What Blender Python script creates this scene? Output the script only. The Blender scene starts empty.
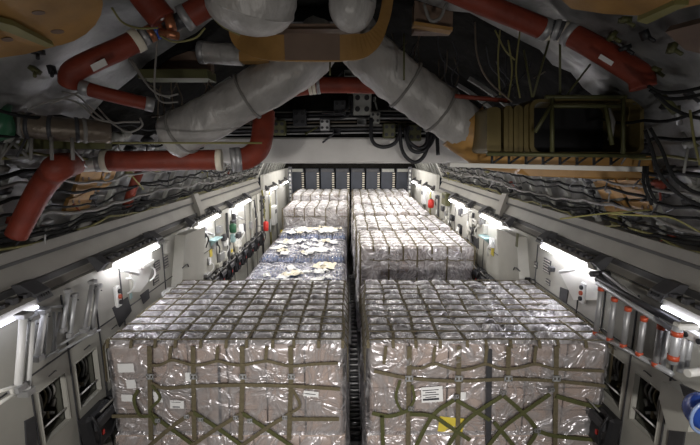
import bpy, math, random
from mathutils import Vector, noise, Matrix
random.seed(7)
S = bpy.context.scene
COL = S.collection

# ---------------------------------------------------------------- camera
F = 400.0
PITCH = math.radians(10.2)
CS, SN = math.cos(PITCH), math.sin(PITCH)
EYE = 4.0
cam_d = bpy.data.cameras.new('camera')
cam_d.sensor_width = 36.0
cam_d.lens = 36.0 * F / 700.0
cam_d.clip_start = 0.05
cam = bpy.data.objects.new('camera', cam_d)
COL.objects.link(cam)
cam.location = (0, 0, EYE)
cam.rotation_euler = (math.radians(90) - PITCH, 0, 0)
S.camera = cam
# ---------------------------------------------------------------- world, exposure, hold lamps, added fill spots
w = bpy.data.worlds.new('world'); S.world = w; w.use_nodes = True
w.node_tree.nodes['Background'].inputs[0].default_value = (0.8, 0.85, 1, 1)
w.node_tree.nodes['Background'].inputs[1].default_value = 0.02
S.view_settings.view_transform = 'Standard'
S.view_settings.look = 'None'
S.view_settings.exposure = 0.0
S.view_settings.gamma = 1.0
S.view_settings.use_curve_mapping = False
TUBE_EMIT = 62.0
LOAD_FILL = 480.0
DUCT_FILL = 68.0
def area(name, loc, rot, sx, sy, power, col=(1, .96, .9)):
    d = bpy.data.lights.new(name, 'AREA'); d.shape = 'RECTANGLE'; d.size = sx; d.size_y = sy
    d.energy = power; d.color = col
    o = bpy.data.objects.new(name, d); COL.objects.link(o); o.location = loc; o.rotation_euler = rot
    return o
# unseen spots behind the camera, added as fill for load and overhead
def spot(name, loc, target, power, ang, blend=.6, r=.12):
    d = bpy.data.lights.new(name, 'SPOT'); d.energy = power; d.spot_size = math.radians(ang); d.spot_blend = blend; d.shadow_soft_size = r; d.color = (1, .96, .92)
    o = bpy.data.objects.new(name, d); COL.objects.link(o); o.location = loc
    o.rotation_euler = (Vector(target) - Vector(loc)).to_track_quat('-Z', 'Y').to_euler(); return o
for sx in (-1, 1):
    spot('load_fill_spot', (sx * 1.2, -1.2, 3.6), (sx * 1.1, 4.6, 1.3), LOAD_FILL, 62)  # added fill on the load fronts, no fixture modelled
    spot('duct_fill_spot', (sx * 1.1, -1.0, 2.4), (sx * .9, 5.6, 3.8), DUCT_FILL, 95, .8)  # added fill thrown upward to brighten ducts, beam and lining
# lamps under the wing box shining down on the forward pallets
for i, y in enumerate((9.0, 12.0)):
    for x in (-1.3, 1.4):
        area('wing_box_lamp', (x, y, 3.70), (0, 0, 0), .5, .25, 42.0)
for x in (-1.4, 1.5):
    area('forward_hold_lamp', (x, 15.6, 4.4), (0, 0, 0), .8, .3, 95.0)

# ---------------------------------------------------------------- pixel ray helpers (measure the place from the photograph)
def Q(px, py, zc):
    yc = (py - 222.5) / F * zc
    return Vector(((px - 350) / F * zc, zc * CS - yc * SN, EYE - (zc * SN + yc * CS)))
def PD(px, py, D):
    r = (py - 222.5) / F
    zc = D / (CS - r * SN)
    return Q(px, py, zc)
def PXW(px, py, X):
    return Q(px, py, F * X / (px - 350))
CZ, CR = 2.0, 3.42
def LN(px, py, inset=0.0):            # the point where the line of sight meets the round hull lining
    lo, hi = 0.3, 25.0
    R = CR - inset
    for _ in range(40):
        m = (lo + hi) / 2; p = Q(px, py, m)
        if p.x ** 2 + (p.z - CZ) ** 2 > R * R: hi = m
        else: lo = m
    return Q(px, py, lo)

# ---------------------------------------------------------------- materials
def mat(name, col, rough=.6, metal=0.0, var=.25, scale=8.0, bump=0.0, bscale=None, col2=None, spec=.5, stretch=None):
    m = bpy.data.materials.new(name); m.use_nodes = True
    nt = m.node_tree; b = nt.nodes['Principled BSDF']
    tc = nt.nodes.new('ShaderNodeTexCoord'); src = tc.outputs['Object']
    if stretch:
        mp = nt.nodes.new('ShaderNodeMapping'); mp.inputs['Scale'].default_value = stretch
        nt.links.new(src, mp.inputs[0]); src = mp.outputs[0]
    n = nt.nodes.new('ShaderNodeTexNoise'); n.inputs['Scale'].default_value = scale; n.inputs['Detail'].default_value = 5
    nt.links.new(src, n.inputs['Vector'])
    r = nt.nodes.new('ShaderNodeValToRGB')
    c2 = col2 or tuple(c * (1 - var) for c in col)
    r.color_ramp.elements[0].position = .3; r.color_ramp.elements[1].position = .7
    r.color_ramp.elements[0].color = (*c2, 1); r.color_ramp.elements[1].color = (*col, 1)
    nt.links.new(n.outputs['Fac'], r.inputs[0]); nt.links.new(r.outputs[0], b.inputs['Base Color'])
    b.inputs['Roughness'].default_value = rough; b.inputs['Metallic'].default_value = metal
    b.inputs['Specular IOR Level'].default_value = spec
    if bump:
        n2 = nt.nodes.new('ShaderNodeTexNoise'); n2.inputs['Scale'].default_value = bscale or scale * 3
        n2.inputs['Detail'].default_value = 4; nt.links.new(src, n2.inputs['Vector'])
        bp = nt.nodes.new('ShaderNodeBump'); bp.inputs['Strength'].default_value = bump; bp.inputs['Distance'].default_value = .03
        nt.links.new(n2.outputs['Fac'], bp.inputs['Height']); nt.links.new(bp.outputs[0], b.inputs['Normal'])
    return m
def emis(name, col, s):
    m = bpy.data.materials.new(name); m.use_nodes = True; nt = m.node_tree
    nt.nodes.remove(nt.nodes['Principled BSDF'])
    e = nt.nodes.new('ShaderNodeEmission'); e.inputs[0].default_value = (*col, 1); e.inputs[1].default_value = s
    nt.links.new(e.outputs[0], nt.nodes['Material Output'].inputs[0]); return m
def film_mat(name, base, streak, cloud, diff=.35, sc=3.0, tint=(.95, .93, .98), thr=7.0):
    m = bpy.data.materials.new(name); m.use_nodes = True; nt = m.node_tree
    nt.nodes.remove(nt.nodes['Principled BSDF']); N = nt.nodes.new; L = nt.links.new
    tc = N('ShaderNodeTexCoord')
    d = N('ShaderNodeTexNoise'); d.inputs['Scale'].default_value = 1.6; d.inputs['Detail'].default_value = 2; L(tc.outputs['Object'], d.inputs['Vector'])
    mx = N('ShaderNodeMix'); mx.data_type = 'VECTOR'; mx.inputs['Factor'].default_value = .45
    L(tc.outputs['Object'], mx.inputs['A']); L(d.outputs['Color'], mx.inputs['B'])
    def math_(op, a, b=None):
        q = N('ShaderNodeMath'); q.operation = op
        for k_, v in enumerate((a, b)):
            if v is None: continue
            if isinstance(v, (int, float)): q.inputs[k_].default_value = v
            else: L(v, q.inputs[k_])
        return q.outputs[0]
    def ridge(rot, scl, scale, th):
        mp = N('ShaderNodeMapping'); mp.inputs['Rotation'].default_value = rot; mp.inputs['Scale'].default_value = scl
        L(mx.outputs['Result'], mp.inputs[0])
        n = N('ShaderNodeTexNoise'); n.inputs['Scale'].default_value = scale; n.inputs['Detail'].default_value = 3; L(mp.outputs[0], n.inputs['Vector'])
        a = math_('ABSOLUTE', math_('SUBTRACT', n.outputs['Fac'], .5)); a = math_('MULTIPLY', a, th)
        q = N('ShaderNodeMath'); q.operation = 'SUBTRACT'; q.use_clamp = True; q.inputs[0].default_value = 1.0; L(a, q.inputs[1]); return q.outputs[0]
    r1 = ridge((.2, .6, .3), (2.6, 1.2, .8), sc, thr * 2); r2 = ridge((.4, -.7, 1.1), (2.2, 1.0, 1.0), sc * 1.7, thr * 1.6); r3 = ridge((0, 0, .2), (1, 1, 2.5), sc * 2.6, thr)
    c = N('ShaderNodeTexNoise'); c.inputs['Scale'].default_value = 2.5; c.inputs['Detail'].default_value = 4; L(tc.outputs['Object'], c.inputs['Vector'])
    cl = N('ShaderNodeMapRange'); cl.inputs['From Min'].default_value = .4; cl.inputs['From Max'].default_value = .65; cl.inputs['To Max'].default_value = cloud; L(c.outputs['Fac'], cl.inputs['Value'])
    rs = math_('MAXIMUM', r1, math_('MAXIMUM', r2, math_('MULTIPLY', r3, .6)))
    f = N('ShaderNodeMath'); f.operation = 'ADD'; f.use_clamp = True; L(math_('MULTIPLY', rs, streak), f.inputs[0]); L(math_('ADD', cl.outputs[0], base), f.inputs[1])
    lw = N('ShaderNodeFresnel'); lw.inputs['IOR'].default_value = 1.5
    f2 = N('ShaderNodeMath'); f2.operation = 'ADD'; f2.use_clamp = True; L(f.outputs[0], f2.inputs[0]); L(math_('MULTIPLY', lw.outputs[0], .9), f2.inputs[1]); f = f2
    bp = N('ShaderNodeBump'); bp.inputs['Strength'].default_value = .8; bp.inputs['Distance'].default_value = .02
    L(math_('ADD', math_('ADD', r1, r2), r3), bp.inputs['Height'])
    g = N('ShaderNodeBsdfGlossy'); g.inputs['Roughness'].default_value = .28; g.inputs['Color'].default_value = (*tint, 1)
    L(bp.outputs[0], g.inputs['Normal'])
    df = N('ShaderNodeBsdfDiffuse'); df.inputs['Color'].default_value = (.9, .88, .89, 1); L(bp.outputs[0], df.inputs['Normal'])
    m1 = N('ShaderNodeMixShader'); m1.inputs[0].default_value = diff; L(g.outputs[0], m1.inputs[1]); L(df.outputs[0], m1.inputs[2])
    t = N('ShaderNodeBsdfTransparent'); t.inputs[0].default_value = (.97, .96, .96, 1)
    m2 = N('ShaderNodeMixShader'); L(f.outputs[0], m2.inputs[0]); L(t.outputs[0], m2.inputs[1]); L(m1.outputs[0], m2.inputs[2])
    L(m2.outputs[0], nt.nodes['Material Output'].inputs[0]); return m

M = {
 'panel': mat('grey_green_wall_paint', (.46, .45, .40), .5, 0, .12, 3, .05),
 'ledge': mat('beige_ledge_paint', (.34, .325, .29), .5, 0, .2, 2.5, .05),
 'ledge_dark': mat('dark_strip', (.10, .10, .10), .6),
 'pale': mat('pale_panel_paint', (.68, .67, .62), .45, 0, .1, 3),
 'white': mat('white_enamel', (.8, .8, .78), .35, 0, .08, 4),
 'quilt': mat('silver_quilted_blanket', (.46, .46, .45), .4, .2, .8, 2.2, 1.0, 3),
 'rib': mat('hull_frame_primer', (.42, .42, .38), .5, .1, .3, 5),
 'beam': mat('dusty_white_beam', (.72, .70, .66), .6, 0, .2, 2, .2, 6),
 'spar': mat('dark_spar_and_bay_shade', (.017, .016, .014), .95, 0, .5, 5, .4, spec=.1),  # dark spar colour, also painted on the crown bay as its shade
 'insul': mat('white_insulation_wrap', (.56, .54, .51), .42, .1, .35, 5, 1.0, 9, stretch=(1, 1, .35)),
 'red': mat('red_brown_silicone_wrap', (.25, .038, .016), .6, 0, .35, 6, .25, 14),
 'tan': mat('tan_moulded_fairing', (.46, .25, .07), .5, 0, .4, 4, .1),
 'tan_dark': mat('brown_fairing_skin', (.2, .13, .09), .55, 0, .3, 4),
 'olive': mat('olive_primer', (.11, .11, .04), .5, .1, .3, 6),
 'olive_brass': mat('olive_drum_skin', (.17, .13, .045), .5, .1, .3, 5),
 'brown_duct': mat('brown_foil_duct', (.2, .16, .12), .4, .3, .35, 6, .3),
 'steel': mat('bare_steel', (.42, .42, .42), .45, .5, .2, 12),
 'alu': mat('brushed_aluminium', (.55, .56, .57), .45, .45, .15, 15),
 'black': mat('black_rubber', (.018, .018, .02), .5, 0, .2, 8),
 'dark': mat('charcoal_paint', (.06, .06, .065), .5, 0, .3, 8),
 'slate': mat('slate_locker_paint', (.045, .052, .068), .45, .1, .25, 3),
 'niche': mat('dark_niche_lining', (.10, .10, .08), .7, 0, .3, 5),
 'floor': mat('scuffed_cargo_floor', (.06, .06, .06), .5, .3, .4, 5, .2),
 'pallet': mat('pallet_aluminium', (.42, .42, .42), .4, .6, .3, 6),
 'carton': mat('brown_corrugated_card', (.42, .35, .31), .8, 0, .12, 3, .1, 30),
 'carton2': mat('tan_corrugated_card', (.47, .385, .335), .8, 0, .12, 3, .1, 30),
 'tape': mat('parcel_tape', (.34, .25, .2), .3, 0, .1),
 'paper': mat('white_paper', (.85, .85, .84), .7, 0, .04),
 'ink': mat('black_ink', (.05, .05, .06), .7),
 'yellow': mat('yellow_card', (.75, .6, .08), .6, 0, .1),
 'web': mat('olive_tan_webbing', (.165, .138, .08), .8, 0, .3, 30, .3, 90),
 'web_green': mat('dull_green_webbing', (.10, .105, .035), .8, 0, .3, 30, .3, 90),
 'orange': mat('orange_red_plastic', (.5, .08, .03), .4, 0, .1),
 'red_bright': mat('bright_red_paint', (.7, .04, .03), .4, 0, .1),
 'teal': mat('pale_teal_plastic', (.35, .52, .52), .4, 0, .1),
 'green': mat('green_bottle_paint', (.04, .16, .08), .35, 0, .2),
 'blue': mat('glossy_blue_shell', (.03, .09, .42), .15, 0, .1, spec=.8),
 'bottle': mat('bottle_plastic', (.28, .38, .62), .2, 0, .15),
 'bottle_blue': mat('blue_bottle_label', (.5, .58, .75), .4, 0, .3, 9, col2=(.015, .04, .26)),
 'cream': mat('crumpled_cream_sheet', (.8, .74, .6), .6, 0, .1),
 'wire_black': mat('black_wire', (.014, .014, .014), .75, spec=.25),
 'wire_grey': mat('grey_wire_sleeve', (.27, .26, .24), .6),
 'wire_olive': mat('olive_wire_sleeve', (.26, .24, .08), .5),
 'copper': mat('copper_fitting', (.5, .2, .1), .35, .7),
 'tube_dim': emis('dimmed_fluorescent_tube', (.85, .86, 1.0), 8.0),  # nearest tubes emit less so the wall beside them does not clip
 'tube_glow': emis('fluorescent_tube', (.93, .92, 1.0), TUBE_EMIT),
 'film_side': film_mat('stretch_film', .03, .45, .16, .42, 1.4, thr=11.0),
 'film_far': film_mat('stretch_film_far', .16, .4, .18, .6, 2.2, thr=10.0),
 'film_top': film_mat('stretch_film_crumpled', .12, .42, .42, .55, 2.6, thr=8.0),
 'film_light': film_mat('light_stretch_film', .02, .25, .05, .3, 3.0, thr=12.0),
}

# ---------------------------------------------------------------- mesh helpers
class MB:
    def __init__(s): s.v = []; s.f = []; s.smooth = False
    def add(s, vs, fs):
        o = len(s.v); s.v += [tuple(v) for v in vs]; s.f += [tuple(i + o for i in f) for f in fs]; return s
    def box(s, c, size, rz=0.0, rot=None, bev=0.0):
        x, y, z = (d / 2 for d in size); Rm = rot or Matrix.Rotation(rz, 3, 'Z'); c = Vector(c)
        if bev <= 0:
            vs = [Vector((a * x, b * y, d * z)) for a in (-1, 1) for b in (-1, 1) for d in (-1, 1)]
            fs = [(0, 1, 3, 2), (4, 6, 7, 5), (0, 4, 5, 1), (2, 3, 7, 6), (0, 2, 6, 4), (1, 5, 7, 3)]
            return s.add([Rm @ v + c for v in vs], fs)
        e = min(bev, x * .9, y * .9, z * .9); idx = {}; vs = []
        for a in (-1, 1):
            for b in (-1, 1):
                for d in (-1, 1):
                    for ax in range(3):
                        p = [a * (x - e), b * (y - e), d * (z - e)]; p[ax] = (a * x, b * y, d * z)[ax]
                        idx[(a, b, d, ax)] = len(vs); vs.append(Rm @ Vector(p) + c)
        fs = []
        for ax in range(3):
            for sg in (-1, 1):
                o = [i for i in range(3) if i != ax]; q = []
                for (u, v) in ((-1, -1), (1, -1), (1, 1), (-1, 1)):
                    k = [0, 0, 0]; k[ax] = sg; k[o[0]] = u; k[o[1]] = v; q.append(idx[(*k, ax)])
                fs.append(tuple(q))
        for ax in range(3):
            o = [i for i in range(3) if i != ax]
            for u in (-1, 1):
                for v in (-1, 1):
                    a1 = [0] * 3; a1[o[0]] = u; a1[o[1]] = v; a2 = a1[:]; a1[ax] = -1; a2[ax] = 1
                    fs.append((idx[(*a1, o[0])], idx[(*a2, o[0])], idx[(*a2, o[1])], idx[(*a1, o[1])]))
        for a in (-1, 1):
            for b in (-1, 1):
                for d in (-1, 1): fs.append(tuple(idx[(a, b, d, ax)] for ax in range(3)))
        return s.add(vs, fs)
    def tube(s, pts, r, n=10, wr=0.0, seed=0, caps=True, sq=1.0):
        pts = [Vector(p) for p in pts]; rr = r if isinstance(r, (list, tuple)) else [r] * len(pts)
        rings = []; t0 = (pts[1] - pts[0]).normalized()
        up = Vector((0, 0, 1)) if abs(t0.z) < .9 else Vector((0, 1, 0))
        nrm = (up - t0 * up.dot(t0)).normalized()
        for i, p in enumerate(pts):
            t = (pts[min(i + 1, len(pts) - 1)] - pts[max(i - 1, 0)]).normalized()
            nrm = (nrm - t * nrm.dot(t))
            nrm = nrm.normalized() if nrm.length > 1e-6 else t.orthogonal().normalized()
            bn = t.cross(nrm); ring = []
            for k in range(n):
                a = 2 * math.pi * k / n; q = rr[i]
                if wr:
                    q *= 1 + wr * noise.noise(Vector((math.cos(a) * 2.5 + seed, math.sin(a) * 2.5, i * .28))) + wr * .5 * noise.noise(Vector((math.cos(a) * 7 + seed, math.sin(a) * 7, i * .15 + 9)))
                ring.append(p + (nrm * math.cos(a) * sq + bn * math.sin(a)) * q)
            rings.append(ring)
        vs = [v for g in rings for v in g]
        fs = [(i * n + k, i * n + (k + 1) % n, (i + 1) * n + (k + 1) % n, (i + 1) * n + k) for i in range(len(pts) - 1) for k in range(n)]
        if caps: fs += [tuple(range(n))[::-1], tuple((len(pts) - 1) * n + k for k in range(n))]
        s.smooth = True
        return s.add(vs, fs)
    def bar(s, a, b, r, n=8): return s.tube([a, b], r, n)
    def prism(s, poly, off):
        poly = [Vector(p) for p in poly]; n = len(poly); off = Vector(off)
        return s.add(poly + [p + off for p in poly],
                     [tuple(range(n)), tuple(range(2 * n - 1, n - 1, -1))] + [(i, (i + 1) % n, n + (i + 1) % n, n + i)[::-1] for i in range(n)])
    def ribbon(s, pts, width, th, side=None, normals=None):
        pts = [Vector(p) for p in pts]; vs = []; n = len(pts)
        for i, p in enumerate(pts):
            t = (pts[min(i + 1, n - 1)] - pts[max(i - 1, 0)]).normalized()
            nm = normals[i] if normals else Vector((0, -1, 0))
            sd = t.cross(nm)
            sd = sd.normalized() if sd.length > 1e-5 else Vector((1, 0, 0))
            for a, b in ((-1, 0), (1, 0), (1, 1), (-1, 1)):
                vs.append(p + sd * a * (width[i] if isinstance(width, list) else width) / 2 + nm * b * th)
        fs = []
        for i in range(n - 1):
            for k in range(4):
                fs.append((i * 4 + k, i * 4 + (k + 1) % 4, (i + 1) * 4 + (k + 1) % 4, (i + 1) * 4 + k))
        fs += [(3, 2, 1, 0), tuple((n - 1) * 4 + k for k in range(4))]
        return s.add(vs, fs)
    def build(s, name, m, parent=None, smooth=None):
        me = bpy.data.meshes.new(name); me.from_pydata(s.v, [], s.f)
        me.materials.append(M[m] if isinstance(m, str) else m)
        if (s.smooth if smooth is None else smooth):
            me.polygons.foreach_set('use_smooth', [len(p.vertices) < 5 for p in me.polygons])
        me.update()
        o = bpy.data.objects.new(name, me); COL.objects.link(o)
        if parent:
            o.parent = parent; o.matrix_parent_inverse = WM(parent).inverted()
        return o
def WM(o):
    m = Matrix.LocRotScale(o.location, o.rotation_euler, o.scale)
    return (WM(o.parent) @ o.matrix_parent_inverse @ m) if o.parent else m
def tag(o, label, cat, group=None, kind=None):
    o['label'] = label; o['category'] = cat
    if group: o['group'] = group
    if kind: o['kind'] = kind
    return o
def empty(name, loc, label, cat, group=None, rz=0):
    o = bpy.data.objects.new(name, None); COL.objects.link(o); o.location = loc; o.rotation_euler = (0, 0, rz)
    o.empty_display_size = .1
    return tag(o, label, cat, group)
def struct(o): o['kind'] = 'structure'; return o
def copy_tree(o, parent=None):
    c = o.copy(); COL.objects.link(c); c.parent = parent
    for ch in list(KIDS.get(o.name, [])): copy_tree(ch, c)
    return c
KIDS = {}
def crom(pts, k=6):
    pts = [Vector(p) for p in pts]; out = []
    P_ = [pts[0] * 2 - pts[1]] + pts + [pts[-1] * 2 - pts[-2]]
    for i in range(1, len(P_) - 2):
        a, b, c, d = P_[i - 1:i + 3]
        for j in range(k):
            t = j / k
            out.append(.5 * ((2 * b) + (c - a) * t + (2 * a - 5 * b + 4 * c - d) * t * t + (-a + 3 * b - 3 * c + d) * t ** 3))
    out.append(pts[-1]); return out

# ================================================================ THE SETTING
Y0, Y1 = -3.6, 18.8
WX = 2.85
MB().box((0, (Y0 + Y1) / 2, -.05), (6.6, Y1 - Y0, .1)).build('floor', 'floor')['kind'] = 'structure'
# round hull lining, quilted blankets sagging between frames
def lining(name, a0, a1):
    m = MB(); m.smooth = True; ny = 230; na = 46; vs = []; fs = []
    for i in range(ny + 1):
        y = Y0 + (Y1 - Y0) * i / ny
        for k in range(na + 1):
            a = a0 + (a1 - a0) * k / na
            q = .05 * abs(math.sin(math.pi * y / .55)) ** .6 + .06 * noise.noise(Vector((math.cos(a) * 9, y * 2.6, math.sin(a) * 9))) + .05 * noise.noise(Vector((math.cos(a) * 22, y * 6, math.sin(a) * 22)))
            R = CR + .03 - q * .9
            vs.append((math.sin(a) * R, y, CZ + math.cos(a) * R))
    for i in range(ny):
        for k in range(na):
            b = i * (na + 1) + k; fs.append((b, b + 1, b + na + 2, b + na + 1))
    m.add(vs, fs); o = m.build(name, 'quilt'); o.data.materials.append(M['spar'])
    for p in o.data.polygons:                      # crown bay ahead of the wing box: its shade painted in as black
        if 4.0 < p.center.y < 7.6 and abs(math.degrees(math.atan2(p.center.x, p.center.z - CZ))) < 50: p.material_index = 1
    return o
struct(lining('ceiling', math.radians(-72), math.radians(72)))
# side walls with real openings for the niches
def niche_range(px_a, py_a, px_b, py_b):
    a = PXW(px_a, py_a, -WX); b = PXW(px_b, py_b, -WX); return a.y, b.y, a.z, b.z
NICHES = [(3.32, 3.66, 1.31, 1.82), (3.82, 4.17, 1.31, 1.82), (4.33, 4.67, 1.31, 1.82)]
ZL = 2.68
def side_wall(sg):
    nm = 'wall_right' if sg > 0 else 'wall_left'
    m = MB(); T = .05
    ys = sorted({Y0, Y1} | {v for n in NICHES for v in n[:2]}); zs = [0, 1.31, 1.82, ZL]
    for i in range(len(ys) - 1):
        for k in range(3):
            if k == 1 and any(abs(ys[i] - n[0]) < 1e-6 for n in NICHES): continue
            m.box((sg * (WX + T / 2), (ys[i] + ys[i + 1]) / 2, (zs[k] + zs[k + 1]) / 2), (T, ys[i + 1] - ys[i], zs[k + 1] - zs[k]))
    wl = struct(m.build(nm, 'panel'))
    # ledge that runs over the lights (slanting face, two lips)
    prof = [(WX + .10, ZL - .02), (WX + .02, ZL + .02), (WX + .10, ZL + .06), (WX + .12, ZL + .15), (WX + .19, ZL + .32), (WX + .15, ZL + .34), (WX + .17, ZL + .44), (WX + .42, ZL + .46), (WX + .42, ZL - .02)]
    m = MB(); yy = 13.2
    m.prism([(sg * x, Y0, z) for x, z in prof], (0, yy - Y0, 0)); lg = m.build('ledge', 'ledge', wl)
    MB().box((sg * (WX + .105), (Y0 + yy) / 2, ZL + .105), (.03, yy - Y0, .06)).build('dark_strip', 'ledge_dark', wl)
    MB().box((sg * (WX + .155), (Y0 + yy) / 2, ZL + .33), (.03, yy - Y0, .03)).build('dark_strip', 'ledge_dark', wl)
    for y in (7.6,):        # hump brackets on the ledge
        h = [(WX + .40, ZL + .53), (WX + .13, ZL + .50), (WX + .04, ZL + .2), (WX - .01, ZL - .06), (WX + .1, ZL - .06)]
        MB().prism([(sg * x, y, z) for x, z in h], (0, .22, 0)).build('ledge_bracket', 'ledge', wl)
    # panel seams
    for y in [3.25, 3.75, 4.25, 4.75, 5.9, 7.05, 8.3, 9.5, 10.7, 11.9]:
        MB().box((sg * (WX - .004), y, 1.3), (.012, .014, 2.6)).build('panel_seam', 'dark', wl)
    MB().box((sg * (WX - .004), 4, 2.02), (.012, 8, .012)).build('panel_seam', 'dark', wl)
    return wl
WL = side_wall(-1); WR = side_wall(1)
# hull frames (ribs)
k = 0
for y in [i * .55 for i in range(-5, 35)]:
    if 7.0 < y < 12.9 and False: continue
    for sg in (-1, 1):
        k += 1
        m = MB(); a0, a1 = math.radians(28 if y > 5.2 else 57), math.radians(71)
        pts = []
        for j in range(15):
            a = a0 + (a1 - a0) * j / 14; R = CR - .075
            pts.append(Vector((sg * math.sin(a) * R, y, CZ + math.cos(a) * R)))
        m.ribbon(pts, .045, .05, normals=[Vector((-p.x, 0, CZ - p.z)).normalized() for p in pts])
        for p in pts[2:-1:2]:
            m.box(p + Vector((-p.x, 0, CZ - p.z)).normalized() * .03, (.05, .09, .03))
        struct(m.build('trim_%d' % k, 'rib'))
# wing box crossing the hold: front beam, underside, spar web
struct(MB().box((0, 7.12, 4.0), (6.0, .24, .44), bev=.03).build('trim_200', 'beam'))
struct(MB().box((0, 10.0, 3.82), (5.86, 5.6, .06)).build('ceiling_wing_box', 'beam'))
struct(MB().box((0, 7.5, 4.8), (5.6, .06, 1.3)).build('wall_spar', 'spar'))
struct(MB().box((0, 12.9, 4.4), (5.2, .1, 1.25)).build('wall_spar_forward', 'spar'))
# end walls
def endwall(name, y, m_):
    m = MB(); pts = [(math.sin(math.radians(a)) * (CR + .02), y, CZ + math.cos(math.radians(a)) * (CR + .02)) for a in range(-126, 127, 6)]
    m.prism(pts, (0, .08, 0)); return struct(m.build(name, m_))
endwall('wall_front', Y1, 'spar'); endwall('wall_back', Y0 - .08, 'panel')
# pale forward side panels, past the end of the ledge
for sg in (-1, 1):
    m = MB(); m.box((sg * 2.92, 16.0, 2.0), (.1, 5.4, 2.4)); struct(m.build('trim_%d' % (210 + sg), 'pale'))
    pts = []
    for j in range(12):
        a = math.radians(30 + 44 * j / 11); pts.append(Vector((sg * math.sin(a) * (CR - .12), 13.25, CZ + math.cos(a) * (CR - .12))))
    m = MB(); m.ribbon(pts, .22, .06, normals=[Vector((-p.x, 0, CZ - p.z)).normalized() for p in pts]); struct(m.build('trim_%d' % (220 + sg), 'pale'))

# ================================================================ LIGHT FIXTURES ON THE SIDE WALLS
SIDE = {-1: 'left', 1: 'right'}
FIX = [(2.1, 3.3), (4.42, 5.52), (7.05, 8.2), (9.4, 10.8), (13.6, 14.8), (16.2, 17.4)]
ORD = ['nearest', 'second nearest', 'third nearest', 'fourth nearest', 'fifth nearest', 'farthest']
for sg in (-1, 1):
    for i, (a, b) in enumerate(FIX):
        z = ZL + .02; x = sg * (WX - .08)
        lab = ('slim fluorescent strip light under the %s ledge, %s of its row' % (SIDE[sg], ORD[i])) if ORD[i] else 'slim fluorescent strip light on the %s wall behind the viewer, number %s' % (SIDE[sg], ('one', 'two')[i])
        t = empty('strip_light', (sg * WX, (a + b) / 2, z), lab, 'light', 'strip lights along both side walls')
        # slanted housing
        MB().prism([(sg * (WX + .04), a, z + .02), (sg * (WX - .02), a, z - .06), (sg * (WX - .13), a, z - .02), (sg * (WX - .13), a, z + .035), (sg * (WX + .0), a, z + .075)], (0, b - a, 0)).build('housing', 'ledge', t)
        MB().tube([(sg * (WX - .15), a + .03, z - .028), (sg * (WX - .15), b - .03, z - .028)], .015, 8).build('tube', 'tube_dim' if i == 0 else 'tube_glow', t)
        br = MB().prism([(sg * (WX + .08), b, z + .15), (sg * (WX - .03), b, z - .05), (sg * (WX - .15), b, z + .0), (sg * (WX - .12), b, z + .07), (sg * (WX - .0), b, z + .16)], (0, .17, 0)).build('end_bracket', 'dark', t)
        if i < 4:
            m = MB()
            for q in range(5): m.box((sg * (WX - .135), b + .03 + q * .028, z + .04), (.01, .013, .03))
            m.build('bracket_slots', 'black', br)
        MB().prism([(sg * (WX + .08), a - .12, z + .13), (sg * (WX - .03), a - .12, z - .04), (sg * (WX - .12), a - .12, z + .05), (sg * (WX + .0), a - .12, z + .14)], (0, .12, 0)).build('end_bracket', 'dark', t)
        for q in range(9): MB().box((sg * (WX - .06), a + .1 + q * (b - a) / 9, z + .075), (.07, .05, .03 + .02 * (q % 2))).build('ballast_cover', 'dark', t)

# ================================================================ PALLET LOADS
def film_shell(x0, x1, y0, y1, z0, z1, step, cell, name, parent_label, m_, amp=.02, bulge=.034, seed=0.0):
    nlx = max(2, round((x1 - x0) / cell[0])); nly = max(3, round((y1 - y0) / cell[1])); q_ = 6 if step <= .05 else 4
    nx, ny, nz = nlx * q_, nly * q_, max(3, round((z1 - z0) / step))
    vs = []; idx = {}; fs = []
    cx, cy = (x1 - x0) / nlx, (y1 - y0) / nly
    def vert(i, j, k_):
        key = (i, j, k_)
        if key in idx: return idx[key]
        x = x0 + (x1 - x0) * i / nx; y = y0 + (y1 - y0) * j / ny; z = z0 + (z1 - z0) * k_ / nz
        n = Vector(((i == nx) - (i == 0), (j == ny) - (j == 0), (k_ == nz) * 1.0))
        edge = sum(1 for c in n if c)
        n.normalize()
        p = Vector((x, y, z))
        d = .012 + amp * (noise.noise(p * 3.1 + Vector((seed, 0, 0))) + .7 * abs(noise.noise(p * 9.0 + Vector((0, seed, 0)))) + .25 * noise.noise(p * 21))
        if k_ == nz:
            u = abs(math.sin(math.pi * (x - x0) / cx)); v = abs(math.sin(math.pi * (y - y0) / cy))
            w_ = min(u, v) ** .5
            d = .004 + (d * .9 + bulge) * w_
        elif j == 0 or j == ny:
            d += .012 * abs(math.sin(math.pi * (x - x0) / cx)) ** .5
        if edge > 1: d = -.025
        else: d = max(d, .006)
        p = p + n * d
        idx[key] = len(vs); vs.append(p); return idx[key]
    for i in range(nx):
        for j in range(ny): fs.append((vert(i, j, nz), vert(i + 1, j, nz), vert(i + 1, j + 1, nz), vert(i, j + 1, nz)))
    for k_ in range(nz):
        for i in range(nx):
            fs.append((vert(i, 0, k_), vert(i + 1, 0, k_), vert(i + 1, 0, k_ + 1), vert(i, 0, k_ + 1)))
            fs.append((vert(i + 1, ny, k_), vert(i, ny, k_), vert(i, ny, k_ + 1), vert(i + 1, ny, k_ + 1)))
        for j in range(ny):
            fs.append((vert(0, j + 1, k_), vert(0, j, k_), vert(0, j, k_ + 1), vert(0, j + 1, k_ + 1)))
            fs.append((vert(nx, j, k_), vert(nx, j + 1, k_), vert(nx, j + 1, k_ + 1), vert(nx, j, k_ + 1)))
    m = MB(); m.smooth = True; m.add(vs, fs); o = m.build(name, m_)
    o.data.materials.append(M['film_light' if m_ == 'film_light' else 'film_top'])
    for p in list(o.data.polygons)[:nx * ny]: p.material_index = 1
    return tag(o, *parent_label)

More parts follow.
